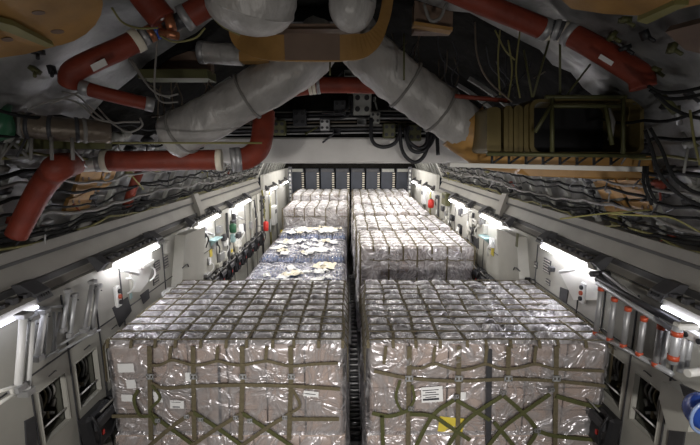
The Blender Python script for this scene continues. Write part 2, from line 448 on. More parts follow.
NTH = ['first', 'second', 'third', 'fourth', 'fifth', 'sixth', 'seventh', 'eighth', 'ninth', 'tenth']
CARTONS = []
def load(key, where, x0, x1, y0, y1, ztop, nx, ny, layers=4, lh=.27, front=True, side=None, cell=(.26, .2), film='film_side', step=.05, amp=.02, top_objs=True, lower=True, seed=0.0, jitter=.006, net_front=None, nlong=None, wander=.045):
    rnd = random.Random(key)
    zb = ztop - layers * lh
    dx, dy = (x1 - x0) / nx, (y1 - y0) / ny
    # cartons
    mesh = {}
    for vi, mm in enumerate(('carton', 'carton2')):
        o = MB().box((0, 0, 0), (dx - .012, dy - .012, lh - .008), bev=.01).build('carton', mm); mesh[vi] = o.data
        bpy.data.objects.remove(o)
    grp = 'cartons of the %s load' % where
    hid = MB()
    for L in range(layers):
        top = L == 0
        for j in range(ny):
            for i in range(nx):
                c = (x0 + dx * (i + .5), y0 + dy * (j + .5), ztop - lh * (L + .5))
                vis = (top and top_objs) or (front and j == 0) or (side == 1 and i == nx - 1 and L < 3 and j < 3) or (side == -1 and i == 0 and L < 3 and j < 3)
                if not vis:
                    hid.box(c, (dx - .014, dy - .014, lh - .01)); continue
                o = bpy.data.objects.new('carton', mesh[rnd.random() < .4]); COL.objects.link(o)
                o.location = (c[0] + rnd.uniform(-1, 1) * jitter, c[1] + (rnd.uniform(0, 1) * jitter if j == 0 else rnd.uniform(-1, 1) * jitter), c[2] + (rnd.uniform(-.018, 0) if top else 0))
                o.rotation_euler = (0, 0, rnd.uniform(-.006, .006))
                lay = 'top layer' if top else NTH[L] + ' layer'
                lab = 'carton, %s load, %s, row %s from front, %s from left' % (where, lay, ('one', 'two', 'three', 'four', 'five', 'six', 'seven')[j], NTH[i])
                tag(o, lab, 'carton', grp); CARTONS.append(o)
                if key in ('A', 'B') and j == 0:
                    pass
    if hid.v: tag(hid.build('carton_stack', 'carton'), 'brown cartons hidden behind the outer ones of the %s load' % where, 'cartons', None, 'stuff')
    if lower:
        lo = MB(); z1 = zb - .02; z0 = .2; n2 = max(3, nx - 1); w2 = (x1 - x0 + .06) / n2
        for L in range(2):
            hh = (z1 - z0) / 2
            for j in range(ny):
                for i in range(n2): lo.box((x0 - .03 + w2 * (i + .5), y0 - .02 + (y1 - y0 + .04) / ny * (j + .5), z0 + hh * (L + .5)), (w2 - .01, (y1 - y0 + .04) / ny - .01, hh - .01), bev=.008)
        tag(lo.build('carton_stack', 'carton2'), 'lower tier of wrapped cartons carrying the %s load' % where, 'cartons', None, 'stuff')
        film_shell(x0 - .04, x1 + .04, y0 - .03, y1 + .03, .16, z1 + .005, .11, cell, 'stretch_film', ('clear film wrapped round the lower tier under the %s load' % where, 'plastic film', 'clear stretch wrap on the loads'), film, .03, seed=seed + 5)
    film_shell(x0 - .012, x1 + .012, y0 - .012, y1 + .012, zb + .01, ztop + .012, step, cell, 'stretch_film', ('glossy clear stretch film wrapped over the cartons of the %s load' % where, 'plastic film', 'clear stretch wrap on the loads'), film, amp, seed=seed)
    # pallet
    p = empty('cargo_pallet', ((x0 + x1) / 2, (y0 + y1) / 2, .08), 'flat metal cargo pallet under the %s load' % where, 'pallet', 'cargo pallets')
    MB().box(((x0 + x1) / 2, (y0 + y1) / 2, .12), (x1 - x0 + .08, y1 - y0 + .12, .06), bev=.01).build('deck', 'pallet', p)
    for yy in [y0 + .15, (y0 + y1) / 2, y1 - .15]:
        MB().box(((x0 + x1) / 2, yy, .17), (x1 - x0, .09, .05)).build('dunnage', 'tape', p)
    # net
    nt = empty('cargo_net', ((x0 + x1) / 2, y0, ztop), 'olive webbing net tied over the %s load' % where, 'cargo net', 'cargo nets')
    cx, cy = cell; zt = ztop + .034
    def wz(x, y): return zt + .006 * noise.noise(Vector((x * 2, y * 2, seed)))
    nl = nlong or round((x1 - x0) / cx)
    for i in range(nl + 1):
        x = x0 + (x1 - x0) * i / nl; x = min(max(x, x0 + .01), x1 - .01)
        pts = []; nr = []
        wav = lambda y: wander * noise.noise(Vector((y * 1.3, i * 3.3, seed)))
        for j in range(17):
            y = y0 - .01 + (y1 - y0 + .02) * j / 16; pts.append(Vector((x + wav(y), y, wz(x, y)))); nr.append(Vector((0, 0, 1)))
        down = .26 if i % 2 else (layers * lh + .35)
        if net_front: down = .035
        fr = [Vector((x + wav(y0), y0 - .035, ztop - .03)), Vector((x + wav(y0), y0 - .04, ztop - down))]
        pts = fr[::-1] + pts; nr = [Vector((0, -1, 0)), Vector((0, -.9, .4)).normalized()] + nr
        MB().ribbon(pts, .034, .005, normals=nr).build('strap', 'web', nt)
    nt_ = max(3, round((y1 - y0) / cy))
    for j in range(nt_ + 1):
        y = y0 + (y1 - y0) * j / nt_
        pts = [Vector((x0 - .05, y, ztop - .45)), Vector((x0 - .045, y, ztop - .04))]; nr = [Vector((-1, 0, 0)), Vector((-.9, 0, .4)).normalized()]
        for i in range(21):
            x = x0 + (x1 - x0) * i / 20; pts.append(Vector((x, y + wander * .45 * noise.noise(Vector((x * 1.6, j * 2.7, seed))), wz(x, y) + .014))); nr.append(Vector((0, 0, 1)))
        pts += [Vector((x1 + .045, y, ztop - .04)), Vector((x1 + .05, y, ztop - .45))]; nr += [Vector((.9, 0, .4)).normalized(), Vector((1, 0, 0))]
        MB().ribbon(pts, .03, .005, normals=nr).build('strap', 'web', nt)
    if net_front: net_front(nt, y0 - .055)
    else:
        zz = ztop - .26
        MB().ribbon([Vector((x0 + (x1 - x0) * q / 12, y0 - .05, zz + .03 * (q % 2))) for q in range(13)], .022, .005).build('strap', 'web', nt)
    return nt

def strapline(nt, y, pts, wd=.045, m_='web', dy=0.0, k_=4):
    P_ = [PD(a, b, y - dy) for a, b in pts]
    if len(P_) > 2: P_ = crom(P_, k_)
    MB().ribbon(P_, wd, .006).build('strap', m_, nt)
def buckle(nt, y, px, py, s=.05, m_='alu'):
    c = PD(px, py, y); m = MB()
    for dx, dz, w_, h_ in ((0, s * .45, s * 1.5, s * .25), (0, -s * .45, s * 1.5, s * .25), (-s * .65, 0, s * .25, s), (s * .65, 0, s * .25, s)):
        m.box((c.x + dx, c.y - .012, c.z + dz), (w_, .014, h_))
    m.box((c.x, c.y - .014, c.z), (s * .35, .012, s * .9))
    m.build('buckle', m_, nt)
def front_left(nt, y):
    for px, bot in ((150, 440), (193.5, 440), (242.5, 440), (291, 440)):
        strapline(nt, y, [(px - .5, 346), (px, 380), (px + (1 if px < 200 else -2), bot)], .05)
        buckle(nt, y - .02, px + .5, 376)
    for px in (171, 218, 267): strapline(nt, y, [(px, 346), (px - 1.5, 361)], .035)
    strapline(nt, y, [(150, 365), (160, 365), (171, 360), (182, 362), (193, 365), (205, 364), (218, 361), (230, 364), (242, 365), (255, 363), (267, 361), (280, 364), (292, 366), (315, 364), (338, 363)], .032, dy=.01)
    strapline(nt, y, [(150, 383), (165, 388), (195, 386), (242, 385), (291, 386), (340, 389)], .04, dy=.012)
    X = [(150, 413), (193, 412), (242, 413), (291, 413)]
    for a, b in ((0, 1), (1, 2), (2, 3)):
        (ax, ay), (bx, by) = X[a], X[b]
        strapline(nt, y, [(ax, ay), ((ax + bx) / 2, ay + 16), (bx + 2, by + 34)], .045, 'web_green', .014)
        strapline(nt, y, [(bx, by), ((ax + bx) / 2, by + 15), (ax - 2, ay + 34)], .045, 'web', .018)
        buckle(nt, y - .03, bx - 6, by + 4, .035); buckle(nt, y - .03, ax + 8, ay + 7, .035)
    strapline(nt, y, [(291, 413), (300, 405), (292, 388)], .03, 'web', .01)
    strapline(nt, y, [(138, 390), (134, 400), (140, 415), (150, 416)], .035, 'web_green', .012)
    strapline(nt, y, [(112, 416), (150, 416)], .04, 'web', .01)
    strapline(nt, y, [(152, 385), (160, 398), (150, 410), (156, 425)], .03, 'web_green', .02)
    strapline(nt, y, [(291, 419), (339, 419)], .045, 'web', .01)
def front_right(nt, y):
    for px, bot in ((409, 446), (458.5, 446), (508, 382), (556, 446)):
        strapline(nt, y, [(px + .5, 346), (px, 376), (px - 1, bot)], .05, 'web')
        buckle(nt, y - .02, px, 378, .055)
    for px in (385, 434, 486, 535): strapline(nt, y, [(px + 1, 346), (px - 1, 364)], .035)
    strapline(nt, y, [(409, 367), (421, 368), (434, 364), (446, 367), (458, 370), (472, 368), (486, 364), (498, 368), (508, 369), (522, 367), (535, 364), (548, 367), (557, 369), (604, 371)], .032, dy=.01)
    strapline(nt, y, [(374, 371), (409, 378), (458, 381), (508, 379), (556, 381), (605, 386)], .038, dy=.012)
    G = 'web_green'
    strapline(nt, y, [(372, 413), (390, 416), (412, 409)], .045, G, .012)
    strapline(nt, y, [(382, 415), (383, 446)], .045, G, .012)
    strapline(nt, y, [(454, 400), (436, 412), (426, 426), (416, 446)], .045, G, .015)
    strapline(nt, y, [(456, 400), (480, 414), (490, 420)], .045, G, .018)
    strapline(nt, y, [(410, 414), (432, 416), (450, 427), (470, 440)], .045, G, .022)
    strapline(nt, y, [(502, 396), (480, 410), (462, 425), (448, 446)], .045, G, .02)
    strapline(nt, y, [(504, 396), (522, 412), (536, 430), (528, 446)], .045, G, .015)
    strapline(nt, y, [(550, 394), (527, 410), (505, 426), (488, 446)], .045, G, .02)
    strapline(nt, y, [(556, 396), (580, 403), (602, 408)], .05, G, .015)
    strapline(nt, y, [(494, 422), (504, 434), (514, 446)], .045, G, .015)
    strapline(nt, y, [(538, 431), (556, 436), (606, 441)], .045, G, .015)
    strapline(nt, y, [(400, 380), (396, 398), (404, 412), (414, 400), (412, 385)], .03, G, .02)
    for a, b in ((503, 392), (551, 389), (456, 396), (537, 430), (411, 408)): buckle(nt, y - .03, a, b, .04, 'steel')

load('A', 'near left', -2.62, -.075, 4.02, 6.0, 1.95, 6, 5, side=1, net_front=front_left, seed=1.3)
load('B', 'near right', .216, 2.80, 4.02, 6.0, 1.95, 6, 5, side=-1, net_front=front_right, seed=7.7, amp=.035, wander=.11)
load('C', 'second right', .21, 2.66, 8.27, 9.95, 1.95, 6, 4, side=None, cell=(.30, .28), step=.075, film='film_far', seed=3.1, amp=.04)
load('D', 'third right', .14, 2.62, 10.08, 12.05, 2.0, 6, 4, front=False, cell=(.31, .3), step=.085, film='film_far', lower=False, seed=4.4, amp=.05, layers=5)
load('E', 'fourth right', .10, 2.5, 12.25, 14.25, 2.05, 5, 4, front=True, cell=(.34, .33), step=.1, film='film_far', lower=False, seed=5.2, amp=.07, layers=5)
load('G', 'fifth right', .10, 2.5, 14.4, 16.35, 2.1, 5, 3, front=False, cell=(.34, .33), step=.1, film='film_far', lower=False, seed=6.2, amp=.07, layers=5)
load('H', 'farthest right', .10, 2.5, 16.5, 18.4, 2.2, 5, 3, front=False, cell=(.34, .33), step=.1, film='film_far', lower=False, seed=8.2, amp=.07, layers=5)
load('I', 'far left', -2.29, -.07, 13.55, 15.6, 2.02, 5, 4, front=True, cell=(.37, .34), step=.09, film='film_far', lower=False, seed=9.2, amp=.05, layers=6)
load('J', 'farthest left', -2.29, -.07, 15.75, 17.9, 2.25, 5, 3, front=False, cell=(.37, .36), step=.1, film='film_far', lower=False, seed=2.2, amp=.05, layers=6)

# shipping labels stuck on the cartons
def stick(px, py, wpx, hpx, m_='paper', lines=3, yfront=4.02, rot=0.0, lab=None, off=.03):
    off = .05 if yfront < 5 else .05; c = PD(px, py, yfront - off); k_ = c.y / F * 1.03
    best = min(CARTONS, key=lambda o: (o.location.x - c.x) ** 2 + (o.location.z - c.z) ** 2 + 4 * (o.location.y - yfront) ** 2)
    w_, h_ = wpx * k_, hpx * k_; Rm = Matrix.Rotation(rot, 3, 'Y')
    o = MB().box(c, (w_, .003, h_), rot=Rm).build('shipping_label', m_, best)
    if lab: o['label'] = lab
    if lines:
        m = MB()
        for q in range(lines):
            u = h_ * (.3 - .6 * q / max(1, lines - 1)) if lines > 1 else 0
            ll = w_ * (.75 if q % 2 == 0 else .5)
            m.box(c + Rm @ Vector((-w_ * .06, -.003, u)), (ll, .002, h_ * (.13 if (q == lines - 1) else .05)), rot=Rm)
        m.build('printing', 'ink', o)
for a in [(126, 368, 17, 10), (131, 384, 10, 10), (127, 398, 12, 8), (158, 397, 9, 13), (191, 377, 12, 10)]: stick(*a, lines=0, rot=random.uniform(-.08, .08))
stick(177, 404.5, 15, 9.5, lines=2, rot=.03); stick(311, 394, 16, 6.5, lines=1, rot=.12)
stick(432, 394.5, 23, 18, lines=5, rot=-.08); stick(462, 396, 8, 9, lines=0)
stick(451, 425, 27, 18, 'yellow', 0, rot=.1, lab='yellow card sheet')
stick(285, 232, 9, 4.5, 'yellow', 0, 13.55, lab='yellow card'); stick(332, 231, 7, 4.5, 'yellow', 0, 13.55, lab='yellow card'); stick(298, 227, 7, 4, 'paper', 0, 13.55)
# black upright strip down the middle of the near right face
m = MB(); a, b = PD(489.5, 350, 3.96), PD(488.5, 446, 3.96)
m.prism([a + Vector((-.03, 0, 0)), a + Vector((.03, 0, 0)), b + Vector((.03, 0, 0)), b + Vector((-.03, 0, 0))], (0, .03, 0))
tag(m.build('face_strip', 'dark'), 'black upright strip on the front face of the near right load', 'board')
m = MB(); a, b = PD(218.5, 362, 3.995), PD(220.5, 436, 3.995)  # dark strip added in place of the shaded gap between cartons
m.prism([a + Vector((-.012, 0, 0)), a + Vector((.012, 0, 0)), b + Vector((.012, 0, 0)), b + Vector((-.012, 0, 0))], (0, .02, 0))
tag(m.build('face_strip', 'dark'), 'thin dark strip added in place of the shaded gap down the middle of the near left load', 'board')

# ================================================================ BOTTLED WATER PALLETS
def case_meshes():
    b = MB(); l = MB(); c = MB()
    for i in range(5):
        for j in range(3):
            x, y = (i - 2) * .075, (j - 1) * .085
            b.tube([(x, y, 0), (x, y, .05), (x, y, .16), (x, y, .19), (x, y, .205)], [.034, .036, .036, .02, .014], 8)
            l.tube([(x, y, .05), (x, y, .135)], .0375, 8)
            c.tube([(x, y, .205), (x, y, .222)], .016, 6)
    return b, l, c
b, l, c = case_meshes()
nb, nl_ = len(b.f), len(l.f)
b.add(l.v, l.f); b.add(c.v, c.f); b.smooth = True
pr = b.build('bottle_case', 'bottle'); pr.data.materials.append(M['bottle_blue']); pr.data.materials.append(M['white']); first = True
for k_, p in enumerate(pr.data.polygons): p.material_index = 0 if k_ < nb else (1 if k_ < nb + nl_ else 2)
rw = random.Random(3)
WP = [('nearest water pallet', -2.3, -.12, 7.6, 9.65), ('middle water pallet', -2.28, -.14, 9.85, 11.85), ('farthest water pallet', -2.2, -.14, 12.05, 13.3)]
for pi, (nm, x0, x1, y0, y1) in enumerate(WP):
    nxx = 5; nyy = round((y1 - y0) / .29); dx = (x1 - x0) / nxx; dy = (y1 - y0) / nyy
    core = MB()
    for L in range(4):
        for j in range(nyy):
            for i in range(nxx): core.box((x0 + dx * (i + .5), y0 + dy * (j + .5), .2 + .2 * (L + .5)), (dx - .03, dy - .02, .19), bev=.01) if L < 3 or pi == 0 else core.box((x0 + dx * (i + .5), y0 + dy * (j + .5), .88 + pi * .055), (dx - .03, dy - .02, .17 + pi * .11), bev=.01)
    tag(core.build('bottle_case_stack', 'bottle_blue'), 'lower layers of blue bottle cases of the %s' % nm, 'bottle cases', None, 'stuff')
    p = empty('cargo_pallet', ((x0 + x1) / 2, (y0 + y1) / 2, .08), 'flat metal cargo pallet under the %s' % nm, 'pallet', 'cargo pallets')
    MB().box(((x0 + x1) / 2, (y0 + y1) / 2, .12), (x1 - x0 + .3, y1 - y0 + .1, .06), bev=.01).build('deck', 'pallet', p)
    for yy in (y0 + .2, y1 - .2): MB().box(((x0 + x1) / 2, yy, .175), (x1 - x0, .09, .05)).build('dunnage', 'tape', p)
    for j in range(nyy):
        for i in range(nxx):
            if first: r_ = pr; first = False
            else:
                r_ = pr.copy(); COL.objects.link(r_)
            r_.location = (x0 + dx * (i + .5), y0 + dy * (j + .5), 1.0 + rw.uniform(0, .05) - .03 + pi * .11); r_.rotation_euler = (rw.uniform(-.08, .08), rw.uniform(-.08, .08), rw.uniform(-.09, .09))
            tag(r_, 'case of blue-labelled water bottles, %s, row %s from front, %s from left' % (nm, NTH[j], NTH[i]), 'bottle case', 'water bottle cases on the left')
    for q in range(24):
        x = rw.uniform(x0 + .3, x1 - .3) ; y = rw.uniform(y0 + .15, y1 - .25); s = rw.uniform(.12, .3)
        m = MB(); n_ = 7; vs = []; ro = rw.uniform(0, 3)
        for a in range(n_):
            for b_ in range(n_):
                u, v = (a / (n_ - 1) - .5) * s * 1.7, (b_ / (n_ - 1) - .5) * s
                zz = 1.26 + pi * .11 + .09 * abs(noise.noise(Vector((u * 9, v * 9, q * 3.7 + pi)))) + .02 * rw.random()
                vs.append((x + u * math.cos(ro) - v * math.sin(ro), y + u * math.sin(ro) + v * math.cos(ro), zz))
        vs2 = [(vx, vy, vz - .004) for vx, vy, vz in vs]; nn = n_ * n_
        fs = [(a * n_ + b_, a * n_ + b_ + 1, (a + 1) * n_ + b_ + 1, (a + 1) * n_ + b_) for a in range(n_ - 1) for b_ in range(n_ - 1)]
        m.add(vs + vs2, fs + [tuple(i_ + nn for i_ in f[::-1]) for f in fs])
        cream = q % 4 == 0
        tag(m.build('crumpled_sheet', 'cream' if cream else 'paper'), '%s crumpled sheet lying on the %s' % ('cream' if cream else 'white', nm), 'sheet', '%s sheets on the %s' % ('cream' if cream else 'white', nm))
    film_shell(x0 - .02, x1 + .02, y0 - .02, y1 + .02, .2, 1.22 + pi * .11, .11, (.4, .3), 'stretch_film', ('crumpled clear film stretched over the %s' % nm, 'plastic film', 'clear stretch wrap on the loads'), 'film_light', .03, seed=pi * 3.3)

# ================================================================ AISLE ROLLERS
t = empty('roller_conveyor', (.07, 9, 0), 'dark metal roller track in the narrow aisle between the pallet rows', 'roller track')
for x in (-.02, .16): MB().box((x, 9.5, .06), (.025, 18, .12)).build('rail', 'dark', t)
MB().box((.07, 9.5, .02), (.17, 18, .03)).build('tray', 'dark', t)
for i in range(80):
    y = 1.2 + i * .2; MB().tube([(-.005, y, .09), (.145, y, .09)], .03, 8).build('roller', 'steel', t)

# ================================================================ FORWARD BULKHEAD LOCKERS
for i in range(8):
    x = -2.45 + i * .7
    t = empty('bulkhead_locker', (x, 18.6, 2.0), 'tall slate grey stowage panel with ladder-like strip on the forward bulkhead, %s from left' % NTH[i], 'stowage panel', 'stowage panels on the bulkhead')
    MB().box((x, 18.62, 1.6), (.62, .1, 3.18), bev=.02).build('body', 'slate', t)
    MB().box((x, 18.55, 3.1), (.55, .06, .14), bev=.01).build('header_box', 'dark' if i not in (0, 6, 7) else 'rib', t)
    for q in range(9): MB().box((x + .27, 18.56, 2.16 + q * .1), (.1, .03, .045)).build('rung', 'cream', t)
    MB().box((x + .27, 18.568, 2.55), (.13, .02, 1.0)).build('strip', 'black', t)
for sg in (-1, 1):
    t = empty('perforated_post', (sg * 2.62, 17.6, 0), 'dark upright post with a column of pale marks at the %s end of the bulkhead' % SIDE[sg], 'post')
    m = MB()
    m.box((sg * 2.62, 17.6, 1.65), (.16, .08, 3.3)); m.build('post', 'dark', t)
    for q in range(12): MB().box((sg * 2.62, 17.55, 1.15 + q * .18), (.08, .02, .1)).build('hole_pad', 'rib', t)

# ================================================================ THINGS ON THE SIDE WALLS
def wq(pts, sg_depth, name, m_, parent=None, X=None, inn=.0):
    """quad given by pixels on the wall plane, raised by sg_depth towards the aisle"""
    s_ = -1 if pts[0][0] < 350 else 1; X = X or WX
    P_ = [PXW(a, b, s_ * (X - inn)) for a, b in pts]
    return MB().prism(P_, (-s_ * sg_depth, 0, 0)).build(name, m_, parent)
for sg in (-1, 1):
    sd = SIDE[sg]
    for ni, (y0, y1, z0, z1) in enumerate(NICHES):
        wch = ('nearest', 'middle', 'farthest')[ni]
        t = empty('wall_niche', (sg * WX, (y0 + y1) / 2, z0), '%s dark recessed opening with hanging straps in the %s wall' % (wch, sd), 'wall niche', 'recessed openings low in the side walls')
        m = MB(); xm = sg * (WX + .2); ym, zm = (y0 + y1) / 2, (z0 + z1) / 2
        m.box((sg * (WX + .3), ym, zm), (.02, y1 - y0 + .02, z1 - z0 + .02))
        for yy in (y0, y1): m.box((xm - sg * .02, yy, zm), (.24, .015, z1 - z0))
        for zz in (z0, z1): m.box((xm - sg * .02, ym, zz), (.24, y1 - y0, .015))
        m.build('lining', 'niche', t)
        m = MB()
        for zz in (z0 - .004, z1 + .004): m.box((sg * (WX - .002), ym, zz), (.01, y1 - y0 + .02, .008))
        for yy in (y0 - .004, y1 + .004): m.box((sg * (WX - .002), yy, zm), (.01, .008, z1 - z0))
        m.build('frame', 'panel', t)
        MB().tube([(sg * (WX + .02), y0, z0 + .13), (sg * (WX + .02), y1, z0 + .13)], .009, 6).build('rod', 'white', t)
        rr = random.Random(ni + 10 * sg)
        for q in range(6):
            yy = y0 + .04 + (y1 - y0 - .08) * q / 5; m = MB()
            m.tube(crom([(sg * (WX + .15), yy, z1 - .03), (sg * (WX + .1), yy + rr.uniform(-.02, .02), z1 - .16), (sg * (WX + .14), yy + rr.uniform(-.03, .03), z1 - .26 - rr.random() * .12)], 4), .012, 6)
            m.box((sg * (WX + .12), yy, z1 - .3 - rr.random() * .1), (.04, .03, .07), rot=Matrix.Rotation(rr.uniform(-1, 1), 3, 'X'))
            m.build('hanging_strap', ('web', 'steel', 'wire_grey')[q % 3], t)
        m = MB(); m.smooth = True
        m.tube(crom([(sg * (WX - .02), ym - .05, z1 + .09), (sg * (WX - .05), ym, z1 + .12), (sg * (WX - .02), ym + .05, z1 + .09)], 4), .006, 6); m.build('latch_handle', 'dark', t)

# fold-down aluminium ladder on the right wall
t = empty('ladder', (2.6, 3.8, 2.3), 'aluminium ladder with red rung sockets hung lengthwise on the right wall', 'ladder')
UP = [(597, 283), (601, 289), (614.5, 299.5), (628, 309), (644, 319), (661, 327), (674, 331)]
LOW = [(597, 334), (601.5, 337), (615, 343), (628.5, 349), (644, 357), (661, 368), (672, 374)]
for lay, X in ((0, 2.58), (1, 2.66), (2, 2.74)):
    for nm, arr in (('side_rail', UP), ('side_rail', LOW)):
        a, b = PXW(arr[0][0], arr[0][1], X), PXW(arr[-1][0], arr[-1][1], X)
        z_a = a.z
        MB().tube([a, b], .026, 4).build(nm, 'alu', t)
    for k_ in range(1, 6):
        a, b = PXW(*UP[k_], X), PXW(*LOW[k_], X)
        b = Vector((b.x, a.y, b.z))
        MB().tube([a, b], .026, 10).build('rung', 'steel', t)
        if lay == 0:
            for e in (a, b): MB().tube([e + Vector((-.0, 0, .018)), e - Vector((0, 0, .018))], .031, 10).build('rung_socket', 'orange', t)
a, b = PXW(678, 326, 2.5), PXW(684, 371, 2.5)
m = MB(); m.tube([a, Vector((a.x, a.y, b.z))], .035, 10); m.build('end_post', 'alu', t)
MB().box(a + Vector((.06, 0, 0)), (.16, .07, .05), bev=.01).build('end_bracket', 'pale', t)
for e_ in (a.z - .06, b.z + .05): MB().tube([(a.x, a.y, e_ - .02), (a.x, a.y, e_ + .02)], .04, 10).build('band', 'orange', t)
MB().tube([b + Vector((0, -.03, 0)), b + Vector((.16, .0, 0))], .03, 10).build('foot', 'pale', t)
a, b = PXW(597, 279, 2.66), PXW(690, 330, 2.70)
MB().tube([a, b], .03, 8).build('stowage_bar', 'dark', t)
for px_, X_ in ((668, 2.62), (686, 2.66), (692, 2.74)):
    a2 = PXW(px_, 330, X_); MB().tube([a2, (a2.x, a2.y, b.z + .04 if px_ > 1e9 else a2.z - .36)], .022, 8).build('end_post', 'alu', t)
t = empty('stowed_bar', (2.7, 3.9, 2.6), 'long dark padded bar above the ladder on the right wall', 'bar')
a, b = PXW(600, 274, 2.74), PXW(655, 318, 2.74); MB().tube([a, b], .035, 8).build('bar', 'dark', t)
MB().tube([PXW(604, 273, 2.7), PXW(650, 309, 2.7)], .02, 8).build('sleeve', 'steel', t)
MB().tube([a + Vector((-.1, 0, .0)), a + Vector((.1, 0, 0))], .035, 8).build('end_cap', 'black', t)
t = empty('coupler', PXW(684, 330, 2.6), 'white fitting with two round holes at the right frame edge', 'fitting')
p = PXW(699, 339, 2.66); MB().box(p, (.1, .22, .07), bev=.02).build('body', 'white', t)
for d_ in (-.06, .06): MB().tube([p + Vector((-.05, d_, .01)), p + Vector((-.062, d_, .01))], .022, 10).build('hole_ring', 'black', t)

# stowed stanchions on the left wall (mirror side)
def stanch(a, b, X, r, m_, lab, sq=4, nm='stanchion'):
    A, B = PXW(*a, -X), PXW(*b, -X); t_ = empty(nm, B, lab, 'stanchion', 'stanchions stowed on the left wall')
    MB().tube([A, B], r, sq).build('tube', m_, t_)
    MB().box(A, (r * 2.6, r * 2.6, .04), bev=.005).build('end_fitting', 'steel', t_); MB().box(B, (r * 2.6, r * 2.6, .05), bev=.005).build('end_fitting', 'steel', t_)
    MB().tube([A + Vector((r * 1.1, 0, -.05)), A + Vector((r * 1.45, 0, -.05))], .008, 8).build('pin', 'dark', t_)
stanch((23.5, 315), (17.5, 388), 2.62, .036, 'white', 'bright white square stanchion on the left wall, nearest the photo edge')
stanch((31.5, 318), (26.5, 392), 2.62, .034, 'white', 'brightest white square stanchion on the left wall, second from the photo edge')
stanch((44.5, 311), (37.5, 358), 2.66, .028, 'white', 'thin white stanchion with rounded top on the left wall', 8)
stanch((38, 309), (33, 345), 2.74, .02, 'alu', 'dull grey thin stanchion behind the white ones on the left wall', 8)
stanch((68, 291), (63, 330), 2.74, .02, 'alu', 'grey stanchion at the left end of the rack on the left wall', 8)
stanch((75, 295), (70, 335), 2.74, .02, 'alu', 'grey stanchion beside another in the rack on the left wall', 8)
stanch((92.5, 282), (84.5, 330), 2.72, .026, 'steel', 'tall perforated dark metal stanchion on the left wall', 4)
stanch((98, 286), (92, 331), 2.72, .026, 'steel', 'tall perforated dark metal stanchion next to the strip light bracket', 4)
t = empty('stowage_rack', (-2.75, 3.8, 2.2), 'grey tubular rack holding stanchions on the left wall', 'rack')
for a, b in (((39, 308), (66, 306)), ((66, 306), (72, 333)), ((60, 312), (52, 352)), ((60, 345), (92, 326)), ((58, 352), (100, 330)), ((40, 360), (58, 350)), ((47, 312), (44, 356)), ((54, 312), (55, 350))):
    MB().tube([PXW(*a, -2.77), PXW(*b, -2.77)], .014, 6).build('tube', 'alu', t)
t = empty('folding_frame', (-2.6, 3.0, 1.9), 'pale folding frame of two rods at the left frame edge', 'frame')
for a, b in (((0, 391), (24, 384)), ((0, 403), (22, 389)), ((10, 387), (14, 396))): MB().tube([PXW(*a, -2.62), PXW(*b, -2.62)], .014, 8).build('rod', 'pale', t)

# button blocks, handles, vents, placards, tube lights and brackets on both walls
def buttons(px, py, side_):
    s_ = -1 if px < 350 else 1; p = PXW(px, py, s_ * (WX - .02))
    t_ = empty('button_box', p, 'white control block with three round buttons on the %s wall' % side_, 'control block')
    MB().box(p, (.05, .09, .26), bev=.01).build('box', 'white', t_)
    for d_, mm in ((.07, 'black'), (0, 'orange'), (-.07, 'black')):
        MB().tube([p + Vector((-s_ * .02, 0, d_)), p + Vector((-s_ * .045, 0, d_))], .028, 12).build('button', mm, t_)
buttons(117.5, 296.5, 'left'); buttons(583.5, 293, 'right')
def handle(px, py, lab, r=.09):
    s_ = -1 if px < 350 else 1; p = PXW(px, py, s_ * WX)
    pts = [p + Vector((-s_ * (.01 + .05 * math.sin(a)), math.sin(a) * r, math.cos(a) * r * 1.1)) for a in [math.pi * q / 8 for q in range(9)]]
    tag(MB().tube(pts, .012, 8).build('grab_handle', 'white'), lab, 'handle', 'curved grab handles')
handle(126, 286, 'white curved grab handle right of the three-button block on the left wall')
handle(148, 274, 'white curved grab handle beside the grey vents on the left wall')
def vent(px, py, w_, h_, lab, n_=4):
    s_ = -1 if px < 350 else 1; p = PXW(px, py, s_ * (WX - .006))
    t_ = empty('wall_vent', p, lab, 'vent', 'small wall vents')
    MB().box(p, (.012, w_, h_)).build('plate', 'dark', t_)
    for q in range(n_): MB().box(p + Vector((-s_ * .01, 0, -h_ / 2 + h_ * (q + .5) / n_)), (.012, w_ * .9, h_ / n_ * .35), rot=Matrix.Rotation(.4 * s_, 3, 'Y')).build('slat', 'ledge', t_)
vent(157, 266, .17, .15, 'upper dark vent behind the grab handle on the left wall'); vent(156, 280, .17, .12, 'lower dark vent behind the grab handle on the left wall', 3)
vent(166, 262, .14, .18, 'dark vent next to the grey cabinet on the left wall'); vent(547, 266, .2, .2, 'dark louvred vent left of the tube lamp on the right wall', 5)
vent(536, 265, .09, .1, 'small dark square vent near the grey cabinet on the right wall', 2); vent(548, 282, .12, .08, 'small dark vent just above the near right load', 2)
vent(534, 284, .08, .14, 'narrow dark slot beside the near right load', 2)
def lampbar(px0, py0, px1, py1, lab, X=2.74, r=.024):
    s_ = -1 if px0 < 350 else 1; a, b = PXW(px0, py0, s_ * X), PXW(px1, py1, s_ * X)
    t_ = empty('bracket_bar', a, lab, 'bar', 'short white bars under the strip lights')
    MB().tube([a, b], r, 10).build('bar', 'white', t_)
    MB().tube([b, Vector((s_ * WX, b.y, b.z))], .012, 8).build('arm', 'white', t_)
lampbar(122, 270, 138, 274, 'short white bar under the second strip light of the left wall')
lampbar(577, 269, 560, 272, 'short white bar under the second strip light of the right wall')
lampbar(206, 232, 214, 235, 'short white bar under the third strip light of the left wall', 2.7)
lampbar(237, 216, 243, 219, 'short white bar under the fourth strip light of the left wall', 2.7)
lampbar(470, 212, 462, 215, 'short white bar under the fourth strip light of the right wall', 2.7)
